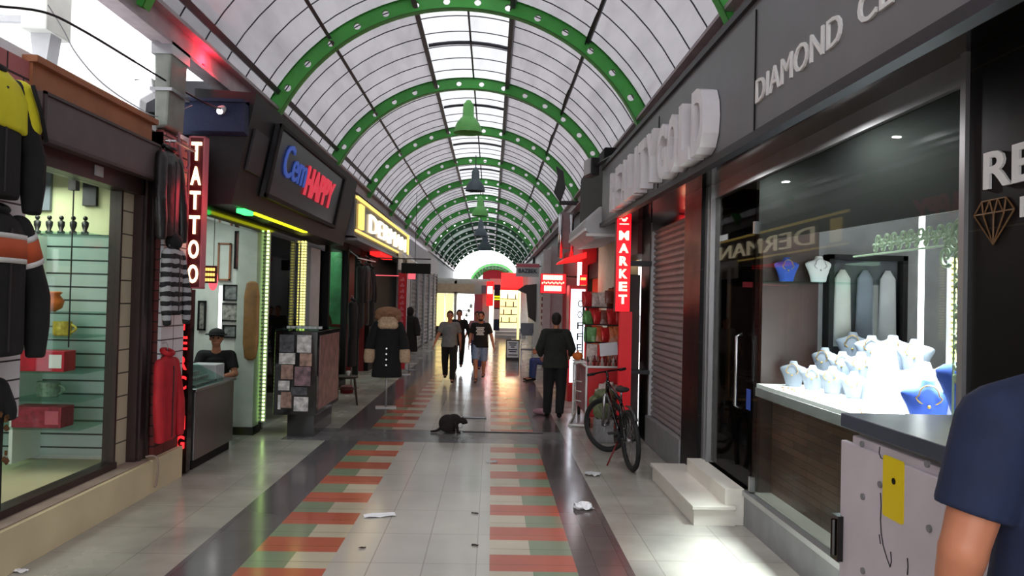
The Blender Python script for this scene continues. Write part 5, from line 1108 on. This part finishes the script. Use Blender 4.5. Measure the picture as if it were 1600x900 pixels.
# chandelier behind the glass door
t_ = thing('chandelier', 'small golden chandelier glowing behind the top of the glass door', 'lamp', (2.7, 6.6, 2.2))
b = MB(); b.tube([(2.7, 6.6, 2.3), (2.7, 6.6, 2.97)], .008, 6); b.ball((2.7, 6.6, 2.3), .04)
for k in range(8): a = 2*pi*k/8; b.tube([(2.7, 6.6, 2.28), (2.7+.12*cos(a), 6.6+.12*sin(a), 2.22), (2.7+.22*cos(a), 6.6+.22*sin(a), 2.28)], .007, 6)
b.build('arms', 'gold', t_, smooth=True)
for k in range(8): a = 2*pi*k/8; b = MB(); b.cap((2.7+.22*cos(a), 6.6+.22*sin(a), 2.29), (2.7+.22*cos(a), 6.6+.22*sin(a), 2.33), .014, .009); b.build('bulb', 'e_goldwhite', t_, smooth=True)
t_ = thing('brown_wall_panel', 'framed brown panel with pale edge behind the glass door', 'panel', (2.5, 7.5, .9)); b = MB(); b.box(2.35, 3.0, 7.5, 7.55, .9, 2.0); b.build('panel', 'brown', t_); b = MB(); b.box(2.33, 2.35, 7.47, 7.55, .88, 2.02); b.box(2.33, 3, 7.47, 7.55, .88, .9); b.build('edge', 'goldpaint', t_)

# ---- street cabinet
sc = thing('street_cabinet', 'pale grey electrical cabinet with a yellow sticker and dark slab top', 'electric cabinet', (1.75, 2.6, 0))
b = MB(); b.box(1.54, 2.02, 2.05, 3.22, 0, 1.27); b.build('body', 'cabinetgrey', sc, bevel=.006)
b = MB(); b.box(1.515, 1.54, 2.08, 3.27, .03, 1.24); b.build('door', 'cabinetgrey', sc, bevel=.004)
M('slabtop', (70, 78, 92), .3, var=.1)
b = MB(); b.box(1.515, 2.09, 2.02, 3.28, 1.295, 1.355); b.build('slab_top', 'slabtop', sc, bevel=.005)
b = MB(); b.box(1.56, 2.0, 2.1, 3.2, 1.27, 1.29); b.build('neck', 'grey', sc)
def fp(px, py): return at(px, py, X=1.514)
a = fp(1381, 715); c_ = fp(1413, 722); d_ = fp(1411, 818); e_ = fp(1382, 805)
b = MB(); q = [a, c_, d_, e_]; y0, y1 = a.y, c_.y; z0, z1 = min(d_.z, e_.z), max(a.z, c_.z); r_ = .012
poly = []
for cy, cz, a0 in ((y0-r_, z1-r_, 0), (y1+r_, z1-r_, 90), (y1+r_, z0+r_, 180), (y0-r_, z0+r_, 270)):
    for k in range(4): an = D(a0+30*k); poly.append((cy+r_*cos(an), cz+r_*sin(an)))
b.prism(poly, 'X', 1.511, 1.515); b.build('yellow_sticker', 'yellow', sc)
p = fp(1398, 752); b = MB(); b.tube([(1.508, p.y, p.z), (1.512, p.y, p.z)], .012, 14); b.build('keyhole', 'black', sc)
for px, py in ((1348, 694), (1349, 776), (1453, 826), (1376, 757), (1450, 725), (1349, 892)):
    p = fp(px, py); b = MB(); b.tube([(1.507, p.y, p.z), (1.515, p.y, p.z)], .013, 10); b.build('bolt', 'grey', sc)
b = MB()
for pl in ([(1375, 698), (1374, 708), (1377, 716), (1381, 717)], [(1376, 770), (1377, 790), (1376, 812), (1377, 832), (1380, 852), (1386, 872), (1391, 886), (1393, 878), (1392, 862)], [(1418, 872), (1419, 885), (1418, 898)], [(1374, 835), (1376, 850)]):
    b.tube([fp(*q)+V(-.0005, 0, 0) for q in pl], .0022, 5)
b.build('pen_marks', 'darkmetal', sc)
p = fp(1330, 815); p2 = fp(1330, 888); b = MB(); b.box(1.49, 1.56, 3.235, 3.30, p2.z, p.z); b.tube([(1.488, 3.27, p2.z+.02), (1.488, 3.27, p.z-.02)], .012, 8); b.build('hinge', 'blackgloss', sc)

# ---- MARKET sign
MY = 9.75
sg = thing('market_sign', 'tall red lit vertical sign reading MARKET with small bird emblem above', 'sign', (1.66, MY, .35))
M('marketface', (235, 12, 30), .4, em=.85, var=0); M('marketface_low', (205, 14, 28), .4, em=.12, var=0)
b = MB(); b.box(1.575, 1.765, MY+.012, MY+.12, 1.70, 2.96); b.build('sign_case', 'darkred', sg); b = MB(); b.box(1.58, 1.76, MY, MY+.012, 1.705, 2.955); b.build('lit_face', 'marketface', sg)
b = MB(); b.box(1.64, 1.80, MY+.01, MY+.11, .38, 1.70); b.build('lower_panel', 'marketface_low', sg)
for i, ch in enumerate('MARKET'): wl = {'M': .125, 'A': .12}.get(ch, .105); text(ch, 'letter', 'e_letter', sg, wl, .118, .012, face_cam(1.67-wl/2, MY-.002, 2.615-.163*i), .04)
b = MB(); b.ball((1.67, MY-.006, 2.87), (.028, .006, .018)); b.ball((1.70, MY-.006, 2.895), (.013, .006, .012)); b.tube([(1.65, MY-.008, 2.873), (1.62, MY-.008, 2.902), (1.61, MY-.008, 2.88)], .006, 5); b.box(1.61, 1.73, MY-.008, MY, 2.815, 2.825); b.build('bird_emblem', 'e_letter', sg, smooth=False)
point('market_sign_light', (1.60, MY-.08, 2.85), .5, (1, .05, .07), .15)
b = MB(); b.box(1.74, 2.06, MY+.12, 10.05, 2.3, 2.36); b.box(1.74, 2.06, MY+.11, 10.05, .9, .95); b.build('sign_arm', 'darkmetal', sg)
# ---- awning cassette
aw = thing('awning_cassette', 'beige folded awning cassette sticking out past the fascia letters', 'awning', (1.6, 11.6, 2.7))
b = MB(); b.prism([(1.35, 2.86), (1.35, 3.02), (1.55, 3.22), (1.95, 3.22), (1.95, 2.80), (1.5, 2.74)], 'Y', 11.2, 13.6); b.build('cassette', 'lightgrey', aw, bevel=.02)
b = MB(); b.box(1.34, 1.36, 11.2, 13.6, 2.86, 2.9); b.box(1.36, 1.95, 11.17, 11.2, 2.78, 2.82); b.build('edge_rail', 'white', aw)
b = MB(); b.box(1.6, 2.18, 11.2, 14.2, 3.25, 4.1); tag(b.build('dark_cover', 'black', bevel=.03), 'black bulky cover above the awning cassette', 'cover')
t_ = thing('floodlight', 'dark box floodlight on a pipe under the right roof beam', 'lamp', (1.75, 11.6, 3.9)); a = at(925, 262, Y=11.3)
b = MB(); b.obox(a, (.13, .3, .26), (0, 0, .2)); b.build('housing', 'plastic', t_, bevel=.01); b = MB(); b.obox(a+V(-.075, -.03, 0), (.02, .26, .22), (0, 0, .2)); b.build('lens', 'lightgrey', t_); b = MB(); b.tube([a, a+V(.3, -.9, .08), (2.05, 9.3, 4.1)], .03, 8); b.build('pipe', 'darkmetal', t_)
# duct silver
a = at(874, 335, Y=17.); c_ = at(896, 405, Y=17.)
t_ = thing('silver_duct', 'pair of shiny foil ducts hanging above the red shop front', 'duct', (1.65, 17, 2.75)); 
M('foil', (210, 210, 214), .22, 1., var=.15, vs=12, bump=1.)
for x in (a.x+.04, c_.x-.05): b = MB(); b.tube([(x, 17, c_.z+.02), (x, 17.03, (a.z+c_.z)/2), (x-.01, 17, a.z)], .05, 12); b.build('pipe', 'foil', t_, smooth=True)
b = MB(); b.box(a.x+.02, c_.x-.02, 17.03, 17.3, c_.z+.25, a.z+.05); b.build('backing', 'grey', t_)
b = MB(); b.prism([(1.45, 2.66), (1.5, 2.72), (1.95, 2.86), (1.95, 2.74)], 'Y', 15.9, 17.6); tag(b.build('red_canopy', 'e_redsoft'), 'small glowing red canopy over the red shop front', 'canopy')
# black jagged leaf / clothes silhouettes under beam
b = MB(); a = at(868, 300, Y=18); b.prism([(a.x-.04, a.z), (a.x+.05, a.z+.35), (a.x+.0, a.z+.62), (a.x+.18, a.z+.5), (a.x+.24, a.z+.1), (a.x+.12, a.z-.25)], 'Y', 18, 18.1); b.box(a.x+.1, 2.08, 18.03, 18.07, 4.1, 4.2); tag(b.build('loudspeaker', 'plastic', bevel=.02), 'dark angular loudspeaker fixed below the right roof beam', 'loudspeaker')
# ---- LED board
sg = thing('led_board', 'bright red led board with glowing text lines sticking out on the right', 'sign', (1.2, 15.9, 1.95)); a = at(844, 458, Y=15.9); c_ = at(885, 428, Y=15.9)
b = MB(); b.box(a.x, c_.x, 15.91, 15.98, a.z, c_.z); b.build('case', 'darkred', sg); b = MB(); b.box(a.x+.01, c_.x-.01, 15.9, 15.91, a.z+.01, c_.z-.01); b.build('lit_face', 'marketface', sg)
wb = c_.x-a.x; hb = c_.z-a.z
b = MB()
for i in range(9): b.box(a.x+wb*(.1+.085*i), a.x+wb*(.17+.085*i), 15.885, 15.9, a.z+hb*.68, a.z+hb*.92)
for i in range(12): b.box(a.x+wb*(.06+.074*i), a.x+wb*(.10+.074*i), 15.885, 15.9, a.z+hb*(.47+.04*(i % 2)), a.z+hb*(.55+.04*(i % 2)))
for i in range(8): b.box(a.x+wb*(.15+.085*i), a.x+wb*(.22+.085*i), 15.885, 15.9, a.z+hb*.12, a.z+hb*.38)
b.build('lit_text', 'e_letter', sg)
b = MB(); b.tube([(c_.x, 15.94, c_.z-.05), (1.9, 16.3, c_.z-.05)], .015, 6); b.build('arm', 'darkmetal', sg)
point('led_board_light', (a.x+.3, 15.6, 2.1), 8, (1, .05, .08), .15)
# ---- bright drinks cabinet with vertical letters
dc = thing('drinks_cabinet', 'glowing white upright cabinet with vertical dark letters beyond the man in olive', 'drinks cabinet', (1.6, 14, 0))
b = MB(); b.box(1.42, 1.74, 14.0, 14.5, 0, 2.12); b.build('case', 'red', dc); b = MB(); b.box(1.45, 1.71, 13.98, 14.0, .35, 2.05); b.build('lit_door', 'e_shop', dc)
for i, ch in enumerate('COFFEE'): text(ch, 'letter', 'darkmetal', dc, .09, .13, .005, face_cam(1.57, 13.978, 1.72-.2*i), .01)
t_ = thing('small_red_sign', 'little red and yellow sign above the glowing white cabinet', 'sign', (1.75, 14.2, 2.2)); a = at(905, 452, Y=14.2)
b = MB(); b.box(a.x, a.x+.14, 14.2, 14.24, a.z, a.z+.27); b.build('board', 'marketface', t_); b = MB(); b.box(a.x+.02, a.x+.12, 14.19, 14.2, a.z+.04, a.z+.08); b.box(a.x+.02, a.x+.12, 14.19, 14.2, a.z+.17, a.z+.22); b.build('lit_text', 'e_gold', t_)
a = at(903, 418, Y=14.3); b = MB(); b.box(a.x, a.x+.07, 14.3, 14.36, a.z-.36, a.z+.1); tag(b.build('white_lamp', 'e_white'), 'small vertical white lamp under the red canopy', 'lamp')
# ---- market stall: cart, rack, snacks
ct = thing('market_cart', 'red chest freezer cart with white tube frame at the market', 'cart', (1.65, 11.9, 0))
b = MB(); b.box(1.42, 2.0, 11.1, 12.5, .16, .86); b.build('chest', 'red', ct, bevel=.01)
M('posterpink', (168, 110, 116), .6, var=.4, vs=6)
b = MB(); b.box(1.405, 1.42, 11.15, 12.45, .2, .82); b.build('side_poster', 'posterpink', ct)
b = MB()
for (x, y) in ((1.40, 11.08), (1.40, 12.5), (1.30, 11.9)): b.tube([(x, y, 0), (x, y, .88)], .016, 8)
b.tube([(1.40, 11.08, .88), (1.40, 12.5, .88), (2.0, 12.5, .88)], .016, 8); b.tube([(1.4, 11.08, .88), (1.98, 11.08, .88)], .016, 8); b.tube([(1.18, 11.2, .02), (1.4, 11.08, .03)], .018, 8); b.tube([(1.18, 11.3, .02), (1.30, 11.9, .03), (1.4, 12.5, .03)], .016, 8); b.tube([(1.30, 11.9, .85), (1.4, 11.9, .88)], .014, 8)
for z in (.3, .45, .6): b.tube([(1.30, 11.9, z), (1.4, 11.7, z)], .008, 6)
b.build('tube_frame', 'white', ct, smooth=True)
for (x, y) in ((1.45, 11.15), (1.45, 12.4), (1.95, 11.15)): b = MB(); b.tube([(x-.02, y, .07), (x+.02, y, .07)], .07, 14); b.build('wheel', 'rubber', ct)
b = MB(); b.box(1.28, 1.44, 11.5, 11.95, .90, .92); b.build('side_tray', 'white', ct)
b = MB(); b.ball((1.34, 11.75, .985), (.085, .08, .065)); b.loft([(.06, .02, .02), (.09, .012, .012)], (1.34, 11.75, .985)); tag(b.build('melon', 'orange', smooth=True), 'orange melon on the white tray beside the man in olive', 'fruit')
rk = thing('snack_rack', 'stepped wire rack loaded with snack bags beside the market sign', 'rack', (1.7, 11, .9))
b = MB()
for z, y in ((.96, 11.15), (1.22, 11.35), (1.48, 11.5), (1.74, 11.65)):
    b.tube([(1.42, y, z), (2.0, y, z)], .008, 6); b.tube([(1.42, y+.2, z), (2.0, y+.2, z)], .008, 6); b.tube([(1.42, y, z), (1.42, y+.2, z)], .008, 6); b.box(1.42, 2.0, y, y+.22, z-.012, z-.006)
b.tube([(1.42, 11.85, .86), (1.42, 11.85, 1.95)], .012, 8); b.tube([(2.0, 11.85, .86), (2.0, 11.85, 1.95)], .012, 8); b.tube([(1.42, 11.1, .88), (1.42, 11.85, 1.9)], .008, 6)
b.build('wire_frame', 'darkmetal', rk)
BG = {}
cols = {'red': ('snackred', (196, 44, 46)), 'orange': ('snackorange', (190, 96, 52)), 'brown': ('snackbrown', (120, 62, 50)), 'green': ('snackgreen', (96, 150, 84)), 'pale': ('snackpale', (190, 172, 164))}
def snack(kind, loc, rz, k=1., tilt=0):
    if kind not in BG:
        m_, c_ = cols[kind]; M(m_, c_, .28, var=.35, vs=30, bump=.6)
        b = MB(); b.loft([(0, .065, .004), (.012, .066, .006), (.05, .07, .03), (.1, .07, .034), (.15, .068, .026), (.185, .066, .006), (.2, .066, .004)], (0, 0, 0), 14)
        o = b.build('snack_bag', m_, at=(0, 0, 0), smooth=True); BG[kind] = tag(o, '%s snack bag on the wire rack beside the market sign' % kind, 'snack bag', '%s snack bags on the rack' % kind)
    else: o = copy_tree(BG[kind])
    o.location = loc; o.rotation_euler = (tilt, 0, rz); o.scale = (k, k, k)
random.seed(5)
for z, y in ((.96, 11.2), (1.22, 11.4), (1.48, 11.55), (1.74, 11.7)):
    for row in range(2):
        for i in range(5):
            x = 1.48+.115*i+random.uniform(-.015, .015)
            kd = random.choice(['red', 'orange', 'brown', 'orange', 'red', 'pale'] if not (z > 1.2 and z < 1.5 and i == 0) else ['green'])
            if i == 0 and 1.2 < z < 1.6: kd = 'green'
            snack(kd, (x, y+.09*row, z), random.uniform(-.5, .5), random.uniform(1.05, 1.3), D(random.uniform(-22, -4)))
for i in range(6): snack(random.choice(['red', 'orange', 'brown']), (1.75+.04*i, 11.35+.05*i, 1.80+.02*i), random.uniform(-.5, .5), 1.0, D(-15))
a = at(938, 556, Y=11.08); b = MB(); b.obox(a+V(.12, 0, .1), (.26, .004, .19), (D(6), D(-6), 0)); tag(b.build('paper_notice', 'paper'), 'white paper notice pinned to the front of the snack rack', 'notice')
for i in range(9):
    b = MB(); x = 1.46+.055*i; b.loft([(0, .02, .02), (.11, .02, .02), (.13, .009, .009), (.16, .009, .009), (.162, .011, .011)], (x, 11.13, .88), 10)
    tag(b.build('bottle', ['snackpale', 'darkred', 'snackbrown'][i % 3], smooth=True), 'little bottle standing along the front edge of the red freezer', 'bottle', 'little bottles on the red freezer')
# crates and bags below, behind bicycle
b = MB()
cr = thing('goods_crate', 'dark crate heaped with wrapped goods in front of the red freezer', 'crate', (1.75, 10.75, 0)); b.box(1.52, 2.0, 10.6, 11.0, .0, .5); b.build('crate', 'plastic', cr)
random.seed(9)
for i in range(16):
    snack(random.choice(['pale', 'brown', 'green', 'pale']), (1.55+.028*i, 10.66+.1*(i % 3), .5+.03*(i % 2)), random.uniform(-.8, .8), random.uniform(.7, .95), D(random.uniform(-60, -20)))
b = MB(); b.box(1.56, 1.95, 10.45, 10.6, 0, .2); tag(b.build('red_box', 'red', bevel=.01), 'low red box on the floor behind the front wheel of the bicycle', 'box')
b = MB(); random.seed(2)
b.ball((1.50, 10.0, .62), (.14, .12, .07)); b.ball((1.42, 10.05, .52), (.12, .1, .09)); b.ball((1.56, 9.95, .48), (.1, .1, .1)); b.ball((1.48, 10.0, .4), (.13, .1, .12)); M('bagfabric', (96, 104, 70), .6, var=.6, vs=18, bump=1.)
bgb = b.build('plastic_bag', 'bagfabric', remesh=.012); tag(bgb, 'bulging green patterned bag between the freezer and the bicycle', 'bag')
b = MB(); b.box(1.38, 1.62, 9.9, 10.15, .0, .3); tag(b.build('goods_box', 'grey', bevel=.01), 'grey box on the floor under the green patterned bag', 'box')
b = MB(); b.box(1.8, 2.0, 10.3, 10.7, .0, 2.2); tag(b.build('stone_post', 'stonegrey', bevel=.01), 'dull grey post just behind the market sign', 'post')
b = MB(); b.ball((.82, 12.3, .05), (.13, .08, .05)); b.ball((.90, 12.25, .05), (.08, .07, .05)); tag(b.build('rag_bundle', 'mauve', remesh=.01), 'small crumpled bundle on the floor left of the man in olive', 'bundle')

# ---- bicycle: rear wheel near the camera, front wheel steered
bk = thing('bicycle', 'black mountain bicycle parked on its stand by the market sign', 'bicycle', (0, 0, 0))
def wheel(nm, c, ax, r=.33, tr=.026):
    c = Vector(c); ax = Vector(ax).normalized(); u = ax.cross(Vector((0, 0, 1))).normalized(); v = ax.cross(u)
    P = lambda a, q: c+u*q*cos(a)+v*q*sin(a)
    t_ = MB(); t_.tube([P(2*pi*k/40, r-tr) for k in range(40)], tr, 10, closed=True)
    o = t_.build(nm, 'rubber', bk, smooth=True)
    m = MB(); m.tube([P(2*pi*k/40, r-2.1*tr) for k in range(40)], .012, 6, closed=True); m.build('rim', 'darkmetal', o, smooth=True) if False else None
    m2 = MB(); m2.tube([P(2*pi*k/40, r-2.1*tr) for k in range(40)], .012, 6, closed=True)
    rim = bpy_child(m2, 'rim', 'darkmetal', o)
    m3 = MB()
    for k in range(24): m3.tube([c+ax*.025*(-1)**k, P(2*pi*k/24, r-2*tr)], .0016, 4)
    m3.tube([c-ax*.04, c+ax*.04], .022, 10); bpy_child(m3, 'spokes', 'steel', o)
    return o
def bpy_child(mb, nm, mat, par):
    ORG[par.name] = Vector((0, 0, 0)); return mb.build(nm, mat, par, smooth=True)
# local frame: forward = +Y (away from the camera), rear axle at origin
RA = V(0, 0, .33); FA = V(0, 1.05, .33); BB = V(0, .42, .30); ST = V(0, .30, .74); HT = V(0, .86, .86); HB_ = V(0, .89, .76)
wheel('wheel', RA, (1, 0, 0)); sa = D(38); wheel('wheel', FA+V(0, 0, 0), (cos(sa), sin(sa), 0))
b = MB(); b.tube([BB, ST], .018, 8); b.tube([ST+V(0, 0, -.03), HT], .019, 8); b.tube([BB, HB_], .022, 8); b.tube([HT+V(0, -.01, .03), HB_+V(0, .01, -.03)], .024, 8)
for s_ in (-1, 1): b.tube([BB+V(.02*s_, 0, 0), RA+V(.055*s_, 0, 0)], .011, 6); b.tube([ST+V(.01*s_, 0, -.05), RA+V(.055*s_, 0, 0)], .010, 6)
b.build('frame', 'blackgloss', bk, smooth=True)
ux = V(cos(sa), sin(sa), 0)
b = MB()
for s_ in (-1, 1): b.tube([HB_+ux*.055*s_+V(0, .01, -.05), FA+ux*.055*s_], .019, 8)
b.tube([HB_-ux*.06+V(0, .01, -.05), HB_+ux*.06+V(0, .01, -.05)], .02, 8); b.build('fork', 'steel', bk, smooth=True)
b = MB(); b.tube([HT+V(0, 0, .02), HT+V(0, -.01, .1), HT+V(0, .05, .13)], .015, 8); b.tube([HT+V(0, .05, .13)-ux*.31+V(0, -.05, 0), HT+V(0, .05, .13)-ux*.12, HT+V(0, .05, .13)+ux*.12, HT+V(0, .05, .13)+ux*.31+V(0, -.05, 0)], .012, 8); b.build('handlebar', 'blackgloss', bk, smooth=True)
for s_ in (-1, 1): p = HT+V(0, 0, .13)+ux*.31*s_; b = MB(); b.tube([p-ux*.06*s_, p+ux*.05*s_], .018, 8); b.build('grip', 'rubber', bk, smooth=True)
b = MB(); b.tube([ST, ST+V(0, -.03, .09)], .013, 8); b.build('seat_post', 'steel', bk, smooth=True)
b = MB(); b.ball(ST+V(0, -.08, .115), (.08, .11, .03)); b.cap(ST+V(0, 0, .115), ST+V(0, .12, .11), .04, .018); b.build('saddle', 'rubber', bk, remesh=.008)
b = MB(); b.tube([BB+V(-.05, 0, 0), BB+V(-.02, 0, 0)], .09, 20); b.build('chainring', 'darkmetal', bk)
for s_ in (-1, 1):
    b = MB(); e = BB+V(.075*s_, .15*s_, -.07*s_); b.bar(BB+V(.06*s_, 0, 0), e, .02, .025); b.build('crank', 'darkmetal', bk); b = MB(); b.obox(e+V(.05*s_, 0, 0), (.09, .07, .02)); b.build('pedal', 'plastic', bk)
b = MB(); b.tube([BB+V(-.03, -.06, -.02), (-.2, .28, .01)], .009, 6); b.build('kickstand', 'darkred', bk, smooth=True)
b = MB(); b.tube([(0, -.27, .58), (0, -.2, .66), (0, -.05, .70), (0, .08, .69)], [.02, .028, .028, .02], 8, side=(1, 0, 0), k=.4); b.build('mudguard', 'plastic', bk, smooth=True)
bk.location = (1.555, 8.28, 0); bk.rotation_euler = (D(0), D(-4), D(6))

# ---- farther right bits
sg = thing('banner_sign', 'pale overhead signboard with red strip and dark letters on the far right', 'sign', (1.2, 24.4, 2.5)); a = at(806, 432, Y=24.3); c_ = at(843, 412, Y=24.3)
b = MB(); b.box(a.x, c_.x, 24.3, 24.4, a.z, c_.z); b.build('board', 'lightgrey', sg); b = MB(); b.box(c_.x, 1.6, 24.33, 24.37, c_.z-.1, c_.z-.06); b.build('arm', 'darkmetal', sg); b = MB(); b.box(a.x, c_.x, 24.29, 24.3, c_.z-.12, c_.z-.02); b.build('red_strip', 'pink', sg)
text('BAZBEK', 'lettering', 'navy', sg, (c_.x-a.x)*.8, .13, .01, face_cam(a.x+.08, 24.29, a.z+.12), .02)
sg = thing('vertical_banner', 'tall white banner with a column of red and dark letters on the right', 'sign', (1.4, 20.4, .5)); a = at(841, 560, Y=20.4); c_ = at(853, 440, Y=20.4)
b = MB(); b.box(a.x, c_.x+.12, 20.4, 20.44, a.z, c_.z+.1); b.build('cloth', 'offwhite', sg)
for i, ch in enumerate('BERBERKUAFOR'): text(ch, 'letter', 'darkred' if i < 8 else 'navy', sg, .11, .10, .005, face_cam(a.x+.05, 20.395, c_.z-.02-.165*i), .02)
b = MB(); b.box(1.36, 1.56, 20.35, 20.5, 0, 3.2); tag(b.build('grey_post', 'lightgrey'), 'pale square post carrying the tall white letter banner', 'post')
sb = thing('sandwich_board', 'small white sandwich board with dark print standing on the aisle floor', 'sign', (.42, 23.7, 0)); a = at(790, 561, Y=23.7); c_ = at(812, 531, Y=23.7)
for s_ in (-1, 1):
    b = MB(); y0 = 23.7+s_*.18; b.prism([(y0, 0), (y0+.02, 0), (23.7+.02, c_.z), (23.7, c_.z)], 'X', a.x, c_.x); b.build('board', 'darkmetal', sb)
b = MB(); f = lambda z: 23.52+.18*z/c_.z-.006
b.prism([(f(.08), .08), (f(.08)+.004, .08), (f(c_.z-.04)+.004, c_.z-.04), (f(c_.z-.04), c_.z-.04)], 'X', a.x+.03, c_.x-.03); b.build('poster', 'paper', sb)
b = MB()
for z, w_ in ((.14, .3), (.24, .22), (.30, .28), (.38, .12), (.44, .2), (.5, .26)):
    if z < c_.z-.07: b.box((a.x+c_.x)/2-w_/2, (a.x+c_.x)/2+w_/2, f(z)-.006, f(z), z, z+.03)
b.build('print', 'navy', sb)
t_ = thing('folding_chair', 'grey blue upright folding chair standing beyond the seated person', 'chair', (1.1, 21.5, 0)); a = at(813, 545, Y=22); c_ = at(834, 505, Y=22)
b = MB(); b.box(a.x, c_.x, 22, 22.04, c_.z-.36, c_.z); b.build('backrest', 'slabtop', t_, bevel=.01); b = MB(); b.box(a.x, c_.x, 21.6, 22.02, .43, .46); b.build('seat', 'slabtop', t_)
for x in (a.x+.02, c_.x-.02):
    for y in (21.62, 22.0): b = MB(); b.tube([(x, y, 0), (x, y, .45 if y < 22 else c_.z-.3)], .014, 6); b.build('leg', 'steel', t_)
b = MB(); b.prism([(1.35, 2.1), (1.0, 2.25), (1.3, 2.45), (1.75, 2.5), (1.75, 1.0), (1.45, 1.2)], 'Y', 30, 30.4); tag(b.build('brown_drape', 'brown'), 'dark brown drape hanging by the far right wall', 'drape')
b = MB(); b.tube([(1.2, 34, 0), (1.2, 34, 2.2)], .05, 8); tag(b.build('cream_light_post', 'e_cream'), 'lit cream post left of the brown drape', 'post')
# far end signs
b = MB(); b.box(-.84, -.45, 37.9, 38.04, .0, 2.1); tag(b.build('pink_banner', 'pink'), 'pink striped banner beside the brilliant white far shop', 'banner')
t_ = thing('vertical_signboard', 'tall dark signboard with yellow stripes at the far end', 'sign', (.2, 37.7, 0)); b = MB(); b.box(.12, .42, 37.7, 37.8, .35, 2.6); b.build('board', 'navy', t_); b = MB(); b.box(.14, .40, 37.68, 37.7, 1.85, 1.92); b.box(.14, .40, 37.68, 37.7, 1.98, 2.05); b.build('yellow_stripe', 'e_yellow', t_); b = MB(); b.box(.14, .4, 37.68, 37.7, .9, 1.4); b.build('white_panel', 'paper', t_)
b = MB(); b.box(.12, .42, 37.66, 37.7, 1.45, 1.8); tag(b.build('red_sign', 'red'), 'small red sign on the dark signboard at the far end', 'sign')
t_ = thing('lit_red_sign', 'glowing red and white sign left of the dark signboard', 'sign', (-.1, 37.6, 1.7)); b = MB(); b.box(-.25, .08, 37.6, 38.06, 1.55, 2.75); b.build('box', 'e_redsoft', t_); b = MB(); b.box(-.2, .03, 37.58, 37.6, 2.15, 2.5); b.build('white_patch', 'e_white', t_)
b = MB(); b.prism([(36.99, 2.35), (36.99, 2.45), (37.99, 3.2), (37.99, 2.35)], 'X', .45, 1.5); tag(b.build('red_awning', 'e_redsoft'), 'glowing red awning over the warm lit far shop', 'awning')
b = MB()
for z in (.7, 1.1, 1.5, 1.9): b.box(.45, 1.4, 39.3, 39.6, z, z+.04)
for k in range(9): b.box(.5+.1*k, .56+.1*k, 39.3, 39.5, .74+.4*(k % 4), .98+.4*(k % 4))
tag(b.build('shop_shelves', 'brown'), 'stocked brown shelves inside the warm lit far shop', 'shelves')
b = MB()
for k in range(6): b.box(-1.6+.1*k, -1.55+.12*k, 38.9, 39.0, .3+.22*k, .42+.24*k); b.box(-1.5, -1.0, 38.9, 38.95, .5+.25*k, .54+.25*k)
tag(b.build('display_rack', 'grey'), 'grey rack of goods standing in the brilliant white far shop', 'rack')
b = MB(); b.box(-.5, -.25, 37.7, 38.06, 2.15, 2.55); tag(b.build('air_conditioner', 'bustgrey', bevel=.02), 'small grey air conditioner on the far end wall', 'air conditioner')
# wires on the right purlin
cable('black wire twisted along the upper right purlin', [vp(2.88, 53+.5*sin(k*1.7), 6+k*.9) for k in range(26)], .010)
cable('loose wire below the right beam near the floodlight', [(2.0, 9.5, 4.05), (1.95, 11, 3.85), (1.95, 12.5, 3.9), (1.98, 15, 3.8), (2.0, 18, 3.95)], .012)
# ---- litter and floor bits
def litter(px, py, w_, d_, m_, label, nm='paper_scrap', cr=.012, seed=1):
    random.seed(seed); p = at(px, py, Z=0); b = MB(); n_ = 6
    H_ = [[.003+cr*random.random() for _ in range(n_+1)] for _ in range(n_+1)]
    ang = random.uniform(-.3, .3)
    def fn(u, v):
        i, j = round(u*n_), round(v*n_); x = (u-.5)*w_; y = (v-.5)*d_*(1-.3*abs(u-.5)); return Vector((p.x+x*cos(ang)-y*sin(ang), p.y+x*sin(ang)+y*cos(ang), H_[i][j]))
    b.grid(fn, n_, n_); tag(b.build(nm, m_, solid=.002), label, 'litter')
litter(593, 806, .26, .12, 'paper', 'flat white paper strip on the cream tiles in the middle of the aisle', seed=3)
litter(912, 795, .16, .16, 'paper', 'crumpled white tissue on the right dark band', 'tissue', .05, seed=5)
litter(926, 743, .16, .14, 'lightgrey', 'crumpled grey scrap on the right pavement beyond the white tissue', 'paper_scrap', .035, seed=6)
litter(768, 722, .12, .1, 'lightgrey', 'small pale scrap near the middle of the aisle', seed=8)
litter(742, 853, .05, .03, 'brown', 'small dark leaf on the cream tiles near the bottom of the picture', 'leaf', .01, seed=9)
litter(742, 803, .06, .02, 'brown', 'tiny dark leaf on the cream tiles, farther of the pair', 'leaf', .01, seed=10)
litter(566, 857, .05, .02, 'brown', 'tiny brown leaf on the cream tiles left of the aisle centre', 'leaf', .01, seed=12)
litter(28, 893, .12, .06, 'paper', 'white paper shred at the foot of the left plinth', seed=14)
a = at(705, 654, Z=0); c_ = at(760, 650, Z=0)
b = MB(); b.box(a.x, c_.x, a.y+.0, a.y+.16, 0, .012); t_ = thing('drain_cover', 'narrow grey metal drain cover in the floor beyond the cat', 'drain cover', (-.4, a.y, 0)); b.build('frame', 'darkmetal', t_); b = MB(); b.box(a.x+.02, c_.x-.02, a.y+.04, a.y+.12, .012, .015); b.build('plate', 'lightgrey', t_)
b = MB(); b.box(-.35, .75, 10.52, 10.56, 0, .006); tag(b.build('floor_channel', 'black'), 'thin black channel line in the grey floor band right of the cat', 'channel')
for o in bpy.data.objects:
    if o.type == 'MESH' and o.name.startswith('necklace_bust'): pass
